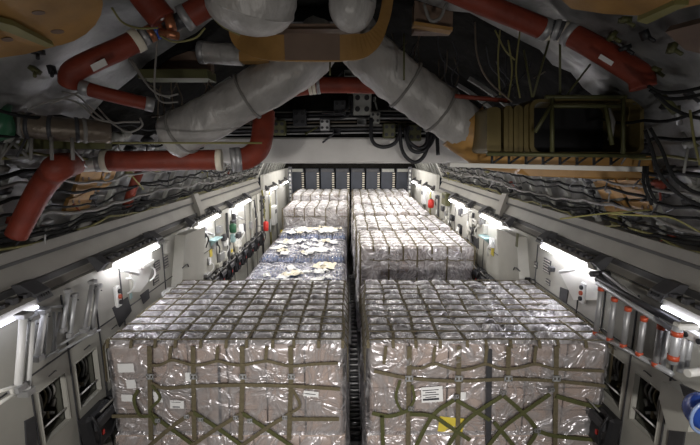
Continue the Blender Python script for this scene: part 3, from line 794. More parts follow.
def cabinet(q, lab, strip=None):
    t_ = wq(q, .17, 'wall_cabinet', 'panel'); tag(t_, lab, 'cabinet', 'grey cabinets under the ledge brackets')
    s_ = -1 if q[0][0] < 350 else 1
    c = sum((PXW(a, b, s_ * (WX - .17)) for a, b in q), Vector()) / 4
    MB().tube(crom([c + Vector((0, -.12, -.15)), c + Vector((-s_ * .03, 0, -.12)), c + Vector((0, .12, -.2))], 4), .01, 6).build('handle', 'dark', t_)
    if strip:
        p = PXW(*strip, s_ * (WX - .175)); MB().box(p, (.012, .07, .22)).build('data_plate', 'olive', t_)
cabinet([(175, 235), (196, 226), (194, 280), (171, 289)], 'grey wall cabinet on the left wall between the second and third strip lights')
cabinet([(527, 237), (506, 228), (509, 284), (531, 293)], 'grey wall cabinet with olive data plate on the right wall', (517, 240))
def placard(px, py, w_, h_, lab, m_='yellow'):
    s_ = -1 if px < 350 else 1; p = PXW(px, py, s_ * (WX - .008))
    tag(MB().box(p, (.01, w_, h_)).build('placard', m_), lab, 'placard', 'small wall placards')
placard(211, 253, .14, .16, 'yellow placard below the pale teal shelf on the left wall'); placard(232, 252, .12, .14, 'yellow placard right of the other one on the left wall')
placard(492.5, 251, .14, .18, 'yellow placard below the pale teal shelf on the right wall')
placard(131, 296, .05, .07, 'small teal placard under the grab handle on the left wall', 'teal')
placard(655, 293, .05, .05, 'small green placard under the nearest right bracket', 'green')
def shelf(px, py, lab, w_=.38):
    s_ = -1 if px < 350 else 1; p = PXW(px, py, s_ * WX)
    t_ = empty('wall_shelf', p, lab, 'shelf', 'pale teal wall shelves')
    MB().box(p + Vector((-s_ * .08, 0, 0)), (.17, w_, .03), bev=.006).build('top', 'teal', t_)
    MB().prism([p + Vector((-s_ * .005, -w_ * .3, -.01)), p + Vector((-s_ * .15, -w_ * .3, -.01)), p + Vector((-s_ * .005, -w_ * .3, -.13))], (0, w_ * .6, 0)).build('bracket', 'teal', t_)
shelf(212, 239, 'pale teal shelf on the left wall under the third strip light'); shelf(489, 237, 'pale teal shelf on the right wall under the third strip light')
# dark doorway-like recess covers and foot wells in the walls
wq([(112, 308), (127, 297), (131, 311), (119, 327)], .012, 'hatch_cover', 'dark'); 
tag(bpy.context.scene.objects['hatch_cover'], 'dark slanted hatch below the three buttons on the left wall', 'hatch')
for q, lab in (([(140, 295), (148, 289), (149, 298), (143, 304)], 'small dark hatch between the grab handles on the left wall'), ([(24, 421), (34, 416), (36, 450), (26, 456)], 'dark foot well at the bottom left of the left wall'),
               ([(224, 262), (229, 259), (229, 268), (225, 271)], 'small dark hatch beside the yellow placards on the left wall'),
               ([(671, 422), (686, 432), (682, 462), (668, 450)], 'dark foot well at the bottom right of the right wall'),
               ([(561, 287), (569, 290), (567, 303), (560, 299)], 'small dark hatch right of the near right load on the right wall'),
               ([(479, 238), (474, 236), (474, 246), (479, 249)], 'dark round-cornered hatch between the strip lights on the right wall')):
    tag(wq(q, .012, 'hatch_cover', 'dark'), lab, 'hatch', 'dark hatches and foot wells')
# pale curved panel behind the handles (left)
m = MB(); pts = [(128, 268), (150, 252), (150, 268), (146, 282), (138, 292), (130, 292)]
tag(m.prism([PXW(a, b, -(WX - .002)) for a, b in pts], (.03, 0, 0)).build('curved_panel', 'pale'), 'pale curved cover panel under the second strip light of the left wall', 'panel')
m = MB(); pts = [(562, 274), (572, 262), (606, 285), (600, 300), (575, 300)]
tag(m.prism([PXW(a, b, (WX - .002)) for a, b in pts], (-.02, 0, 0)).build('curved_panel', 'pale'), 'pale cover panel under the second strip light of the right wall', 'panel')
# protruding block and blue shell at right edge
t = wq([(675, 398), (678, 381), (712, 400), (705, 432), (684, 430)], .14, 'step_block', 'panel'); tag(t, 'grey protruding step block with dark recess at the right frame edge', 'step block')
wq([(682, 384), (708, 396), (706, 408), (686, 396)], .02, 'recess', 'dark', t, X=2.71)
t = empty('helmet', (2.55, 3.0, 1.9), 'glossy blue rounded shell with pale rim hanging at the right frame edge', 'helmet')
c = PXW(706, 412, 2.50); m = MB(); m.smooth = True; vs = []; fs = []
for a in range(13):
    th = math.pi * a / 12
    for b_ in range(20):
        ph = 2 * math.pi * b_ / 20; vs.append(c + Vector((math.sin(th) * math.cos(ph) * .13, math.sin(th) * math.sin(ph) * .14, math.cos(th) * .13)))
for a in range(12):
    for b_ in range(20): fs.append((a * 20 + b_, (a + 1) * 20 + b_, (a + 1) * 20 + (b_ + 1) % 20, a * 20 + (b_ + 1) % 20))
m.add(vs, fs); m.build('shell', 'blue', t)
ring = [c + Vector((-.105 * math.cos(a) - .05, -.06, .12 * math.sin(a))) for a in [2 * math.pi * q / 20 for q in range(21)]]
MB().tube(ring, .012, 6, caps=False).build('rim', 'bottle', t)
MB().tube([c + Vector((0, 0, .03)), Vector((WX, c.y, c.z + .15))], .008, 6).build('hook_strap', 'black', t)

# folded black troop seats low on both walls
def seat(sg, y, z, lab, s=1.0):
    x = sg * (WX - .1); t_ = empty('folded_seat', (x, y, z), lab, 'folded seat', 'black folded troop seats')
    MB().box((x, y, z), (.14, .42 * s, .40), rot=Matrix.Rotation(.12 * sg, 3, 'Y'), bev=.03).build('seat_pad', 'black', t_)
    MB().box((x - sg * .09, y, z + .1), (.05, .36 * s, .12), bev=.02).build('back_pad', 'dark', t_)
    for d_ in (-.17, .17): MB().tube(crom([(x - sg * .06, y + d_ * s, z + .24), (x - sg * .13, y + d_ * s, z + .05), (x - sg * .06, y + d_ * s * .6, z - .2)], 4), .014, 6).build('strap', 'black', t_)
    MB().box((x - sg * .12, y - .1, z + .0), (.02, .03, .05)).build('buckle', 'red_bright', t_)
    MB().tube(crom([(x - sg * .05, y + .1, z + .15), (x - sg * .16, y + .05, z + .28), (x - sg * .1, y - .08, z + .22)], 4), .01, 6).build('loop', 'wire_grey', t_)
for sg in (-1, 1):
    for i, y in enumerate([3.9, 4.4, 4.9, 5.4, 5.9, 6.6, 7.1, 7.6, 8.1, 8.7, 9.3, 9.9, 10.6, 11.3, 12.0]):
        zz = 1.05 if y < 5 else (1.1 if y < 6.5 else 1.35)
        seat(sg, y, zz, 'black folded troop seat low on the %s wall, place %s counting from the viewer' % (SIDE[sg], ('one two three four five six seven eight nine ten eleven twelve thirteen fourteen fifteen').split()[i]), .95)

# small fittings on the pale walls, second strip light and beyond
rc = random.Random(11)
for sg in (-1, 1):
    for i in range(34):
        y = rc.uniform(5.2, 13.0); z = rc.uniform(1.5, 2.55); p = Vector((sg * (WX - .03), y, z)); mm = ('dark', 'pale', 'steel', 'black', 'panel', 'white')[i % 6]
        cn = ('charcoal', 'pale', 'steel', 'black', 'grey-green', 'white')[i % 6]
        m = MB(); m.box(p, (rc.uniform(.05, .12), rc.uniform(.06, .3), rc.uniform(.06, .22)), bev=.01)
        if i % 2: m.tube(crom([p, p + Vector((-sg * .06, .05, -.12)), p + Vector((0, rc.uniform(-.2, .2), -.3))], 4), .014, 6)
        tag(m.build('wall_fitting', mm), 'small %s fitting fixed on the far half of the %s wall' % (cn, SIDE[sg]), 'fitting', '%s fittings on the %s wall' % (cn, SIDE[sg]))
    for i, (y, mm) in enumerate(((9.0, 'dark'), (11.2, 'rib'), (12.6, 'dark'), (13.9, 'wire_olive'), (15.2, 'steel'))):
        tag(MB().tube([(sg * (WX - .04), y, .1), (sg * (WX - .04), y + .02, 2.6)], .03, 8).build('wall_pipe', mm), 'upright pipe on the %s wall, %s from the viewer' % (SIDE[sg], NTH[i]), 'pipe', 'upright pipes on the side walls')
# equipment hanging on the forward part of the walls
def gear(px, py, X, size, m_, name, lab, cat='equipment', round_=False):
    s_ = -1 if px < 350 else 1; p = PXW(px, py, s_ * X); t_ = empty(name, p, lab, cat)
    if round_:
        MB().tube([p + Vector((0, 0, -size[2] / 2)), p + Vector((0, 0, -size[2] * .42)), p + Vector((0, 0, size[2] * .35)), p + Vector((0, 0, size[2] / 2))], [size[0] * .35, size[0] / 2, size[0] / 2, size[0] * .2], 12).build('body', m_, t_)
        MB().tube([p + Vector((0, 0, size[2] / 2)), p + Vector((0, 0, size[2] / 2 + .05))], .02, 8).build('valve', 'dark', t_)
    else:
        MB().box(p, size, bev=.02).build('body', m_, t_); MB().box(p + Vector((-s_ * size[0] / 2, 0, size[2] * .2)), (.02, size[1] * .5, size[2] * .2)).build('plate', 'dark', t_)
    MB().tube([p, Vector((s_ * (WX + .02), p.y, p.z))], .015, 6).build('mount', 'steel', t_)
gear(233, 228, 2.72, (.16, .16, .22), 'green', 'oxygen_bottle', 'dark green round bottle mounted on the left wall', 'bottle', True)
gear(233, 238, 2.72, (.1, .12, .2), 'teal', 'breathing_mask_pouch', 'teal pouch below the green bottle on the left wall', 'pouch')
gear(266, 226, 2.55, (.16, .16, .3), 'red_bright', 'fire_extinguisher', 'red fire extinguisher past the end of the left ledge', 'fire extinguisher', True)
gear(431, 203.5, 2.7, (.2, .2, .3), 'red_bright', 'fire_extinguisher', 'bright red fire extinguisher past the end of the right ledge', 'fire extinguisher', True)
gear(446, 199, 2.75, (.15, .5, .35), 'olive', 'equipment_box', 'olive box at the end of the right ledge', 'box')
gear(238, 250, 2.76, (.1, .2, .25), 'pale', 'equipment_box', 'pale grey box right of the yellow placards on the left wall', 'box')
gear(229, 244, 2.8, (.06, .1, .1), 'dark', 'equipment_box', 'small dark box left of the green bottle on the left wall', 'box')
gear(466, 240, 2.78, (.08, .18, .1), 'dark', 'equipment_box', 'small dark box above the second right load on the right wall', 'box')
gear(475, 222, 2.78, (.08, .2, .12), 'pale', 'equipment_box', 'pale box between the strip lights on the right wall', 'box')
gear(274, 215, 2.8, (.15, .5, .7), 'white', 'equipment_box', 'tall white cabinet past the end of the left ledge', 'cabinet')
gear(424, 196, 2.8, (.15, .5, .6), 'white', 'equipment_box', 'tall white cabinet past the end of the right ledge', 'cabinet')
for i, (px, a, b, mm) in enumerate(((257, 195, 240, 'pale'), (262, 190, 236, 'wire_olive'), (269, 195, 232, 'alu'), (254, 200, 246, 'dark'))):
    A, B = PXW(px, a, -2.82), PXW(px + 1.5, b, -2.8)
    tag(MB().tube(crom([A, (A + B) / 2 + Vector((.03 * (i % 2), .1, 0)), B], 5), .03, 8).build('hanging_strap', mm), '%s upright strap %s from the left past the end of the left ledge' % (('pale', 'olive', 'silver', 'dark')[i], ('second', 'third', 'fourth', 'first')[i]), 'strap')

# ================================================================ OVERHEAD DUCTS
def duct(name, label, pts, r, m_, clamps=(), cat='duct', n=20, wr=.0, cm='steel', seed=0, k_=8, cw=.03, group=None, rv=None):
    P_ = crom(pts, k_); rr = [r] * len(P_) if rv is None else [rv[0] + (rv[1] - rv[0]) * i / (len(P_) - 1) for i in range(len(P_))]
    t_ = empty(name, P_[0], label, cat, group)
    MB().tube(P_, rr, n, wr, seed).build('duct_body', m_, t_)
    for c in clamps:
        f_, mm = (c, cm) if not isinstance(c, tuple) else c
        i = min(int(f_ * (len(P_) - 1)), len(P_) - 2); p = P_[i].lerp(P_[i + 1], f_ * (len(P_) - 1) - i); d = (P_[i + 1] - P_[i]).normalized()
        MB().tube([p - d * cw, p - d * cw * .9, p + d * cw * .9, p + d * cw], [rr[i] * 1.0, rr[i] * 1.09, rr[i] * 1.09, rr[i] * 1.0], n).build('clamp', mm, t_)
    return t_
duct('insulated_duct', 'fat white insulated duct slanting down to the left below the tan yoke', [Q(324, 34, 3.9), Q(312, 54, 3.85), Q(293, 70, 3.8), Q(252, 94, 3.85), Q(205, 120, 3.9), Q(172, 137, 4.0)], .212, 'insul', ((.62, 'wire_grey'), (.93, 'wire_grey')), wr=.07, n=36, k_=14, cw=.012)
duct('insulated_duct', 'fat white insulated duct slanting down to the right below the tan yoke', [Q(352, 30, 3.95), Q(364, 50, 3.9), Q(386, 70, 3.8), Q(412, 90, 3.85), Q(440, 110, 3.9), Q(470, 132, 4.0)], .225, 'insul', ((.55, 'wire_grey'), (.8, 'wire_grey')), wr=.07, n=36, k_=14, seed=4, cw=.012)
t = duct('insulated_duct', 'large white insulated duct coming down from above at top centre, left one', [Q(262, -95, 2.5), Q(256, -40, 2.55), Q(252, -8, 2.6), Q(250, 8, 2.65)], .30, 'insul', (), wr=.04, n=36, rv=(.30, .285))
def dome(c, r, ax, name, m_, parent, sq=.6, n=24):
    c = Vector(c); ax = Vector(ax).normalized(); u = ax.orthogonal().normalized(); v = ax.cross(u); m_b = MB(); vs = []; fs = []
    for a in range(8):
        th = math.pi / 2 * a / 7.001
        for b_ in range(n):
            ph = 2 * math.pi * b_ / n; vs.append(c + (u * math.cos(ph) + v * math.sin(ph)) * r * math.cos(th) + ax * r * sq * math.sin(th))
    for a in range(7):
        for b_ in range(n): fs.append((a * n + b_, a * n + (b_ + 1) % n, (a + 1) * n + (b_ + 1) % n, (a + 1) * n + b_))
    m_b.add(vs, fs); m_b.smooth = True; return m_b.build(name, m_, parent)
dome(Q(250, 8, 2.65), .285, Q(250, 30, 2.7) - Q(252, -8, 2.6), 'end_dome', 'insul', t, .6)
MB().tube([Q(244, -16, 2.33), Q(244, -9, 2.33)], [.15, .15], 20).build('tan_band', 'tan', t)
t = duct('insulated_duct', 'narrower white insulated duct coming down from above at top centre, right one', [Q(358, -80, 2.9), Q(355, -30, 2.9), Q(352, 5, 2.9)], .17, 'insul', (.7,), wr=.05, n=30, seed=8, cm='wire_grey', cw=.01)
dome(Q(352, 5, 2.9), .17, Q(351, 30, 2.95) - Q(353, -8, 2.9), 'end_dome', 'insul', t, 1.1)
# tan yoke under them
m = MB()
path = crom([Q(236, 22, 3.3), Q(243, 38, 3.3), Q(262, 47, 3.25), Q(290, 49, 3.2), Q(340, 49, 3.2), Q(368, 44, 3.25), Q(382, 25, 3.3), Q(388, -5, 3.35), Q(390, -40, 3.4)], 6)
t = empty('duct_yoke', Q(310, 48, 3.2), 'curved tan moulded yoke cradling the ducts at top centre', 'fairing')
dn = Vector((0, .05, -1)).normalized()
m.ribbon(path, [.09 + .1 * min(1, max(0, 1 - abs(i / (len(path) - 1) - .36) * 2.6) * 2.2) for i in range(len(path))], .06, normals=[Vector((0, -1, -.1)).normalized()] * len(path)); m.build('band', 'tan', t)
jp = [Q(286 + q * 9, 49, 3.2) + Vector((0, -.062, 0)) for q in range(7)]; MB().ribbon(jp, .192, .012, normals=[Vector((0, -1, -.1)).normalized()] * 7).build('joint_cover', 'tan_dark', t)
MB().box(Q(300, 35, 3.5), (1.05, .5, .04)).build('tray', 'tan_dark', t)
MB().box(Q(312, -10, 3.95), (.9, .06, .6)).build('back_plate', 'black', t)
# red ducts
duct('red_duct', 'red wrapped duct rising to the right across the upper left, with white tag', [Q(70, 84, 2.9), Q(73, 72, 2.85), Q(95, 60, 2.85), Q(120, 49, 2.9), Q(140, 39, 2.95)], .075, 'red', (.96,), cm='cream')
tag_ = MB().box(Q(99, 65, 2.72), (.11, .004, .045), rot=Matrix.Rotation(-.42, 3, 'Y')).build('paper_tag', 'paper', None); tag(tag_, 'white paper tag on the upper left red duct', 'tag')
duct('red_duct', 'thin red duct sloping down right below the upper left bend', [Q(84, 88, 2.9), Q(110, 95, 2.95), Q(152, 105, 3.1)], .05, 'red', (.02, .97))
duct('red_duct', 'short fat red duct at the top edge left of centre', [Q(138, -12, 2.8), Q(150, 4, 2.85), Q(163, 20, 2.9)], .1, 'red', ())
duct('red_duct', 'short red duct at the top edge beside the big white duct', [Q(185, 18, 3.0), Q(198, 10, 3.0), Q(212, 2, 3.0)], .085, 'red', (.03,))
t = duct('pipe_coupling', 'dark pipe coupling with blue band joining red ducts at upper left', [Q(137, 40, 2.95), Q(150, 34, 2.97), Q(163, 28, 3.0), Q(186, 18, 3.0)], .055, 'dark', (.2, (.35, 'copper'), (.5, 'blue'), (.62, 'copper'), .8), cw=.02)
MB().tube([Q(168, 14, 2.9), Q(172, 30, 2.9)], .035, 10).build('valve_body', 'copper', t); MB().box(Q(160, 12, 2.85), (.07, .04, .1), rot=Matrix.Rotation(.4, 3, 'Y'), bev=.01).build('valve_tag', 'paper', t)
MB().tube([Q(160, 32, 2.9), Q(178, 36, 2.9)], .03, 8).build('valve_arm', 'copper', t)
duct('red_duct', 'big red duct curving down the left hull lining', [LN(16, 236, .27), LN(27, 214, .29), LN(40, 190, .32), LN(52, 174, .36), LN(60, 167, .46), Q(73, 164, 3.98)], .13, 'red', (), rv=(.085, .11))
duct('link_duct', 'beige link duct between two red ducts on the left', [Q(70, 164, 3.97), Q(85, 165, 4.03), Q(103, 164, 4.1)], .07, 'pale', (.1, .85, .95))
duct('red_duct', 'long level red duct above the left lining', [Q(105, 161, 4.1), Q(150, 161, 4.15), Q(190, 160, 4.2), Q(221, 160, 4.25)], .105, 'red', ((.01, 'cream'), (.98, 'cream')), wr=.03)
duct('red_duct', 'red elbow duct turning up beside the white beam', [Q(232, 160, 4.3), Q(247, 158, 4.35), Q(259, 148, 4.4), Q(263, 130, 4.45), Q(264, 112, 4.5)], .12, 'red', (.03, .1))
duct('red_duct', 'short red duct behind the crossing white ducts at centre', [Q(292, 89, 4.6), Q(325, 85, 4.6), Q(385, 86, 4.6)], .09, 'red', ((.3, 'cream'), (.36, 'cream'), (.42, 'steel')), cw=.02)
duct('red_duct', 'long red duct sloping down right from the top centre edge', [Q(440, -14, 3.0), Q(480, 3, 3.05), Q(515, 17, 3.1), Q(546, 30, 3.15)], .078, 'red', (.98,), wr=.03)
duct('red_duct', 'red duct with white tag bending down at the upper right', [Q(568, 33, 3.1), Q(595, 48, 3.0), Q(622, 64, 2.9), Q(640, 76, 2.85), Q(643, 88, 2.85)], .082, 'red', (.02,))
duct('pipe_coupling', 'dark clamped coupling between the two right red ducts', [Q(546, 30, 3.15), Q(556, 30, 3.12), Q(568, 33, 3.1)], .07, 'dark', ((.15, 'cream'), .5, (.85, 'cream')), cw=.02)
tag(MB().box(Q(606, 60, 2.8), (.11, .004, .03), rot=Matrix.Rotation(.5, 3, 'Y')).build('paper_tag', 'paper'), 'white paper tag on the upper right red duct', 'tag')
tag(MB().tube([Q(455, 96, 3.6), Q(510, 101, 3.6)], .02, 8).build('red_rod', 'red'), 'thin red rod left of the olive drum', 'rod')
tag(MB().tube([LN(139, 172, .12), LN(132, 190, .12), LN(127, 206, .12)], .06, 8).build('red_duct', 'red'), 'thin red strip duct running down the left lining', 'duct')
duct('brown_duct', 'brown foil duct with dark bands at the left edge', [Q(-15, 122, 2.9), Q(20, 125, 3.0), Q(60, 129, 3.1), Q(110, 132, 3.3)], .092, 'brown_duct', ((.35, 'wire_grey'), (.42, 'dark'), (.6, 'dark'), (.78, 'dark'), (.83, 'wire_grey')), cw=.014, wr=.03)
tag(MB().tube([Q(0, 121, 2.9), Q(7, 124, 2.92), Q(9, 124, 2.93)], [.14, .14, .1], 20).build('green_flange', 'green'), 'round green flange at the end of the brown duct', 'flange')
duct('silver_pipe', 'short horizontal silver wrapped pipe left of the yoke', [Q(200, 52, 3.9), Q(225, 54, 3.9), Q(243, 55, 3.9)], .1, 'insul', (.05,), wr=.04)
t = empty('olive_tray', Q(180, 66, 3.9), 'olive tray with brown back behind the upper left red duct', 'tray')
MB().box(Q(182, 64, 4.1), (.62, .1, .22)).build('back', 'tan_dark', t); MB().box(Q(178, 76, 3.9), (.66, .25, .08)).build('lip', 'olive', t)
tag(MB().box(Q(255, 58, 3.6), (.25, .15, .08)).build('tan_bracket', 'tan'), 'small tan bracket at the left end of the yoke', 'bracket')

# olive beams / trusses at left
t = empty('olive_beam', Q(50, 143, 3.1), 'olive beam with pale lattice struts at the left edge', 'beam')
MB().prism([Q(-20, 137, 3.1), Q(105, 139, 3.3), Q(105, 149, 3.3), Q(-20, 149, 3.1)], (0, .1, 0)).build('web', 'olive', t)
for a, b in (((3, 133), (31, 160)), ((-5, 156), (30, 158)), ((2, 132), (2, 165)), ((31, 138), (31, 160)), ((51, 137), (52, 160)), ((72, 138), (73, 160))):
    MB().tube([Q(*a, 3.0), Q(*b, 3.0)], .013, 6).build('strut', 'wire_grey', t)
tag(MB().tube([Q(105, 143, 3.4), Q(262, 143, 3.5)], .009, 6).build('olive_rod', 'wire_olive'), 'long thin yellow-green rod crossing at left', 'rod')

# tan moulded panels at the top corners
def tanpanel(px, zin, lab, nm='tan_fairing', holes=(), m_='tan', th=.04, inset=.14):
    P_ = [LN(a, b, inset) for a, b in px]; c = sum(P_, Vector()) / len(P_); n_ = Vector((-c.x, 0, CZ - c.z)).normalized()
    o = MB().prism(P_, n_ * th).build(nm, m_); tag(o, lab, 'fairing', 'tan moulded fairings')
    for a, b, rx, ry in holes:
        e = [LN(a + rx * math.cos(q * .5236), b + ry * math.sin(q * .5236), inset + th + .004) for q in range(12)]
        MB().prism(e, n_ * .006).build('hole', 'tan_dark', o)
    return o
ell = [(42 + 57 * math.cos(a), -2 + 43 * math.sin(a)) for a in [math.pi * 2 * q / 24 for q in range(24)]]
tanpanel(ell, 0, 'large rounded tan fairing with dark ovals in the top left corner', holes=((38, 12, 7, 2.2), (57, 31, 7, 2.2)))
tanpanel([(-20, 12), (10, 22), (52, 41), (20, 49), (-20, 54)], 0, 'lower tan fairing in the top left corner below the rounded one', holes=((7, 39, 6, 2),), inset=.1)
tag(MB().prism([LN(-10, 14, .2), LN(12, 20, .2), LN(52, 41, .2), LN(44, 42, .2), LN(5, 26, .2), LN(-10, 22, .2)], (.01, 0, -.03)).build('edge_strip', 'wire_olive'), 'pale olive edge strip between the top left fairings', 'strip')
tanpanel([(545, -25), (730, -25), (730, -8), (700, -2), (668, 6), (640, 9), (610, 8), (575, 3)], 0, 'tan fairing along the top right edge')
tag(MB().prism([LN(638, 12, .16), LN(676, -6, .16), LN(690, -6, .16), LN(648, 15, .16)], (0, 0, -.05)).build('edge_strip', 'wire_olive'), 'pale olive strip crossing the top right corner', 'strip')
tanpanel([(670, 26), (715, 14), (715, 50), (690, 44)], 0, 'brown panel at the right edge near the top', m_='tan_dark')
for q, lab in (([(78, 170), (100, 165), (95, 185), (70, 195)], 'tan panel next to the curved red duct on the left lining'), ([(104, 163), (116, 163), (108, 182), (95, 190)], 'second tan panel from the curved red duct on the left lining'),
               ([(66, 198), (92, 188), (86, 206), (60, 214)], 'lowest tan panel on the left lining'),
               ([(596, 180), (618, 178), (628, 196), (606, 198)], 'upper left tan panel on the right lining'), ([(620, 178), (642, 178), (652, 196), (632, 197)], 'upper right tan panel on the right lining'),
               ([(605, 201), (625, 200), (634, 214), (612, 214)], 'lower left tan panel on the right lining'), ([(632, 200), (652, 200), (658, 214), (640, 214)], 'lower right tan panel on the right lining')):
    tanpanel(q, 0, lab, 'lining_cover', holes=((sum(a for a, b in q) / 4 - 3, sum(b for a, b in q) / 4, 1, 2), (sum(a for a, b in q) / 4 + 3, sum(b for a, b in q) / 4, 1, 2)), inset=.1)

# tan fairing and platform under the olive drum at right
t = empty('tan_duct_fairing', Q(500, 160, 4.0), 'tan fairing flaring from the right white duct along under the olive drum', 'fairing')
MB().tube(crom([Q(462, 126, 4.0), Q(474, 138, 4.0), Q(490, 150, 4.0), Q(520, 158, 4.0)], 6), [.26 - .1 * i / 18 for i in range(19)], 24).build('cone', 'tan', t)
MB().prism([Q(462, 142, 4.15), Q(500, 150, 3.95), Q(650, 154, 3.7), Q(655, 178, 3.7), Q(600, 179, 3.8), Q(530, 176, 3.95), Q(480, 166, 4.15)], (0, .35, 0)).build('skirt', 'tan', t)
t = empty('equipment_platform', Q(550, 166, 3.5), 'long grey shelf rail with black truss under the olive drum', 'platform')
MB().prism([Q(450, 163, 3.55), Q(648, 167, 3.2), Q(648, 172, 3.2), Q(450, 167, 3.55)], (0, .12, 0)).build('rail', 'pale', t)
for a in range(8):
    x = 492 + a * 17; MB().tube([Q(x, 153, 3.5), Q(x, 165, 3.5)], .012, 6).build('truss_post', 'black', t)
    MB().tube([Q(x, 164, 3.5), Q(x + 14, 154, 3.5)], .01, 6).build('truss_brace', 'black', t)
MB().tube([Q(487, 152.5, 3.48), Q(652, 154.5, 3.4)], .012, 6).build('truss_chord', 'black', t)
# olive drum: a rounded-rectangle shell with open dark front
def rrect(x0, x1, y0, y1, r, zc, n_=5):
    out = []
    for cx_, cy_, a0 in ((x1 - r, y0 + r, -90), (x1 - r, y1 - r, 0), (x0 + r, y1 - r, 90), (x0 + r, y0 + r, 180)):
        for q in range(n_ + 1):
            a = math.radians(a0 + 90 * q / n_); out.append(Q(cx_ + r * math.cos(a), cy_ + r * math.sin(a), zc))
    return out
t = empty('equipment_drum', Q(565, 125, 3.4), 'large olive rounded equipment frame with ribbed drum end at right', 'equipment')
def ringframe(o1, o2, off, name, m_):
    n_ = len(o1); m = MB(); off = Vector(off); vs = o1 + o2 + [p + off for p in o1] + [p + off for p in o2]; fs = []
    for i in range(n_):
        j = (i + 1) % n_; fs += [(i, j, n_ + j, n_ + i), (2 * n_ + i, 3 * n_ + i, 3 * n_ + j, 2 * n_ + j), (i, 2 * n_ + i, 2 * n_ + j, j), (n_ + i, n_ + j, 3 * n_ + j, 3 * n_ + i)]
    m.add(vs, fs); return m.build(name, m_, t)
ringframe(rrect(530, 644, 99, 155, 9, 3.35), rrect(534, 640, 102, 152, 7, 3.35), (0, .5, 0), 'shell', 'olive_brass')
drum = MB(); 
for a, b in ((487, 501), (504, 513), (514, 523), (524, 534)):
    drum.prism(rrect(a, b, 107 - (a - 487) * .08, 154, 5, 3.42 - (a - 487) * .001), (0, .45, 0))
drum.build('ribbed_drum', 'olive_brass', t)
MB().prism(rrect(534, 640, 102, 152, 7, 3.85), (0, .05, 0)).build('back_plate', 'black', t)
for a, b in (((545, 97), (626, 97)), ((552, 98), (552, 152)), ((623, 97), (623, 154)), ((552, 104), (535, 132)), ((552, 106), (620, 106)), ((605, 105), (612, 145)), ((487, 154), (645, 156))):
    MB().tube([Q(*a, 3.28), Q(*b, 3.28)], .017, 6).build('frame_bar', 'olive', t)
for q in range(9): MB().box(Q(628 + q * 1.2, 115 + (q % 3) * 12, 3.5), (.03, .05, .2)).build('rack_plate', 'olive_brass', t)
MB().tube([Q(608, 108, 3.3), Q(613, 122, 3.3), Q(610, 140, 3.3)], .02, 6).build('hose', 'wire_grey', t)
for i, (a, b) in enumerate((((560, 5), (560, 97)), ((552, 30), (533, 97)), ((592, 62), (566, 96)), ((524, 50), (532, 97)), ((404, 34), (404, 80)), ((330, 58), (330, 75)))):
    tag(MB().tube([Q(*a, 3.4), Q(*b, 3.35)], .009, 6).build('hanger_rod', 'olive'), ('thin olive hanger rod above the olive drum, %s from left' % ('fourth', 'second', 'fifth', 'first')[i]) if i < 4 else ('thin hanger rod right of the yoke', 'short hanger rod below the yoke')[i - 4], 'rod')
t = empty('bracket_tray', Q(430, 20, 3.6), 'brown hanging bracket tray right of the yoke', 'tray')
MB().box(Q(432, 18, 3.8), (.36, .15, .28)).build('tray_body', 'tan_dark', t); MB().box(Q(432, 28, 3.7), (.36, .12, .03), rot=Matrix.Rotation(.15, 3, 'Y')).build('lip', 'tan', t)
MB().tube(crom([Q(424, 4, 3.5), Q(430, 20, 3.5), Q(440, 18, 3.5), Q(446, 4, 3.5)], 5), .015, 6).build('hose_loop', 'wire_grey', t)

# spar-front machinery behind the beam: pipes, valve blocks, cable loops
for i in range(7):
    y_ = 112 + i * 3.6
    tag(MB().tube(crom([Q(190, y_ + 2, 6.9 - i * .03), Q(300, y_, 6.9 - i * .03), Q(390, y_ - 1, 6.9 - i * .03), Q(470, y_ + 1, 6.9 - i * .03)], 5), .014 + .006 * (i % 3), 6).build('hydraulic_pipe', ('wire_grey', 'dark', 'steel', 'brown_duct')[i % 4]), 'thin level pipe above the white beam, %s from the top' % NTH[i], 'pipe', 'hydraulic pipes above the white beam')
for i, (px, py, s, mm) in enumerate(((389, 131, .2, 'olive'), (414, 133, .22, 'olive'), (340, 108, .2, 'dark'), (300, 118, .22, 'dark'), (362, 104, .3, 'rib'), (325, 125, .16, 'steel'), (280, 128, .2, 'olive'), (455, 126, .2, 'dark'), (375, 118, .16, 'rib'))):
    p = Q(px, py, 6.6); t = empty('valve_block', p, ('olive connector block with round ports, left of the pair', 'olive connector block with round ports, right of the pair')[i] if i < 2 else '%s valve block above the white beam, %s from left' % ({'dark': 'dark', 'rib': 'grey', 'steel': 'steel', 'olive': 'olive'}[mm], ('', '', 'fourth', 'second', 'fifth', 'third', 'first', 'seventh', 'sixth')[i]), 'valve block', 'valve blocks above the beam')
    MB().box(p, (s, .15, s * 1.2), bev=.015).build('block', mm, t)
    for q in range(4): MB().tube([p + Vector(((q % 2 - .5) * s * .5, -.07, (q // 2 - .5) * s * .6)), p + Vector(((q % 2 - .5) * s * .5, -.12, (q // 2 - .5) * s * .6))], s * .14, 10).build('port', 'black', t)
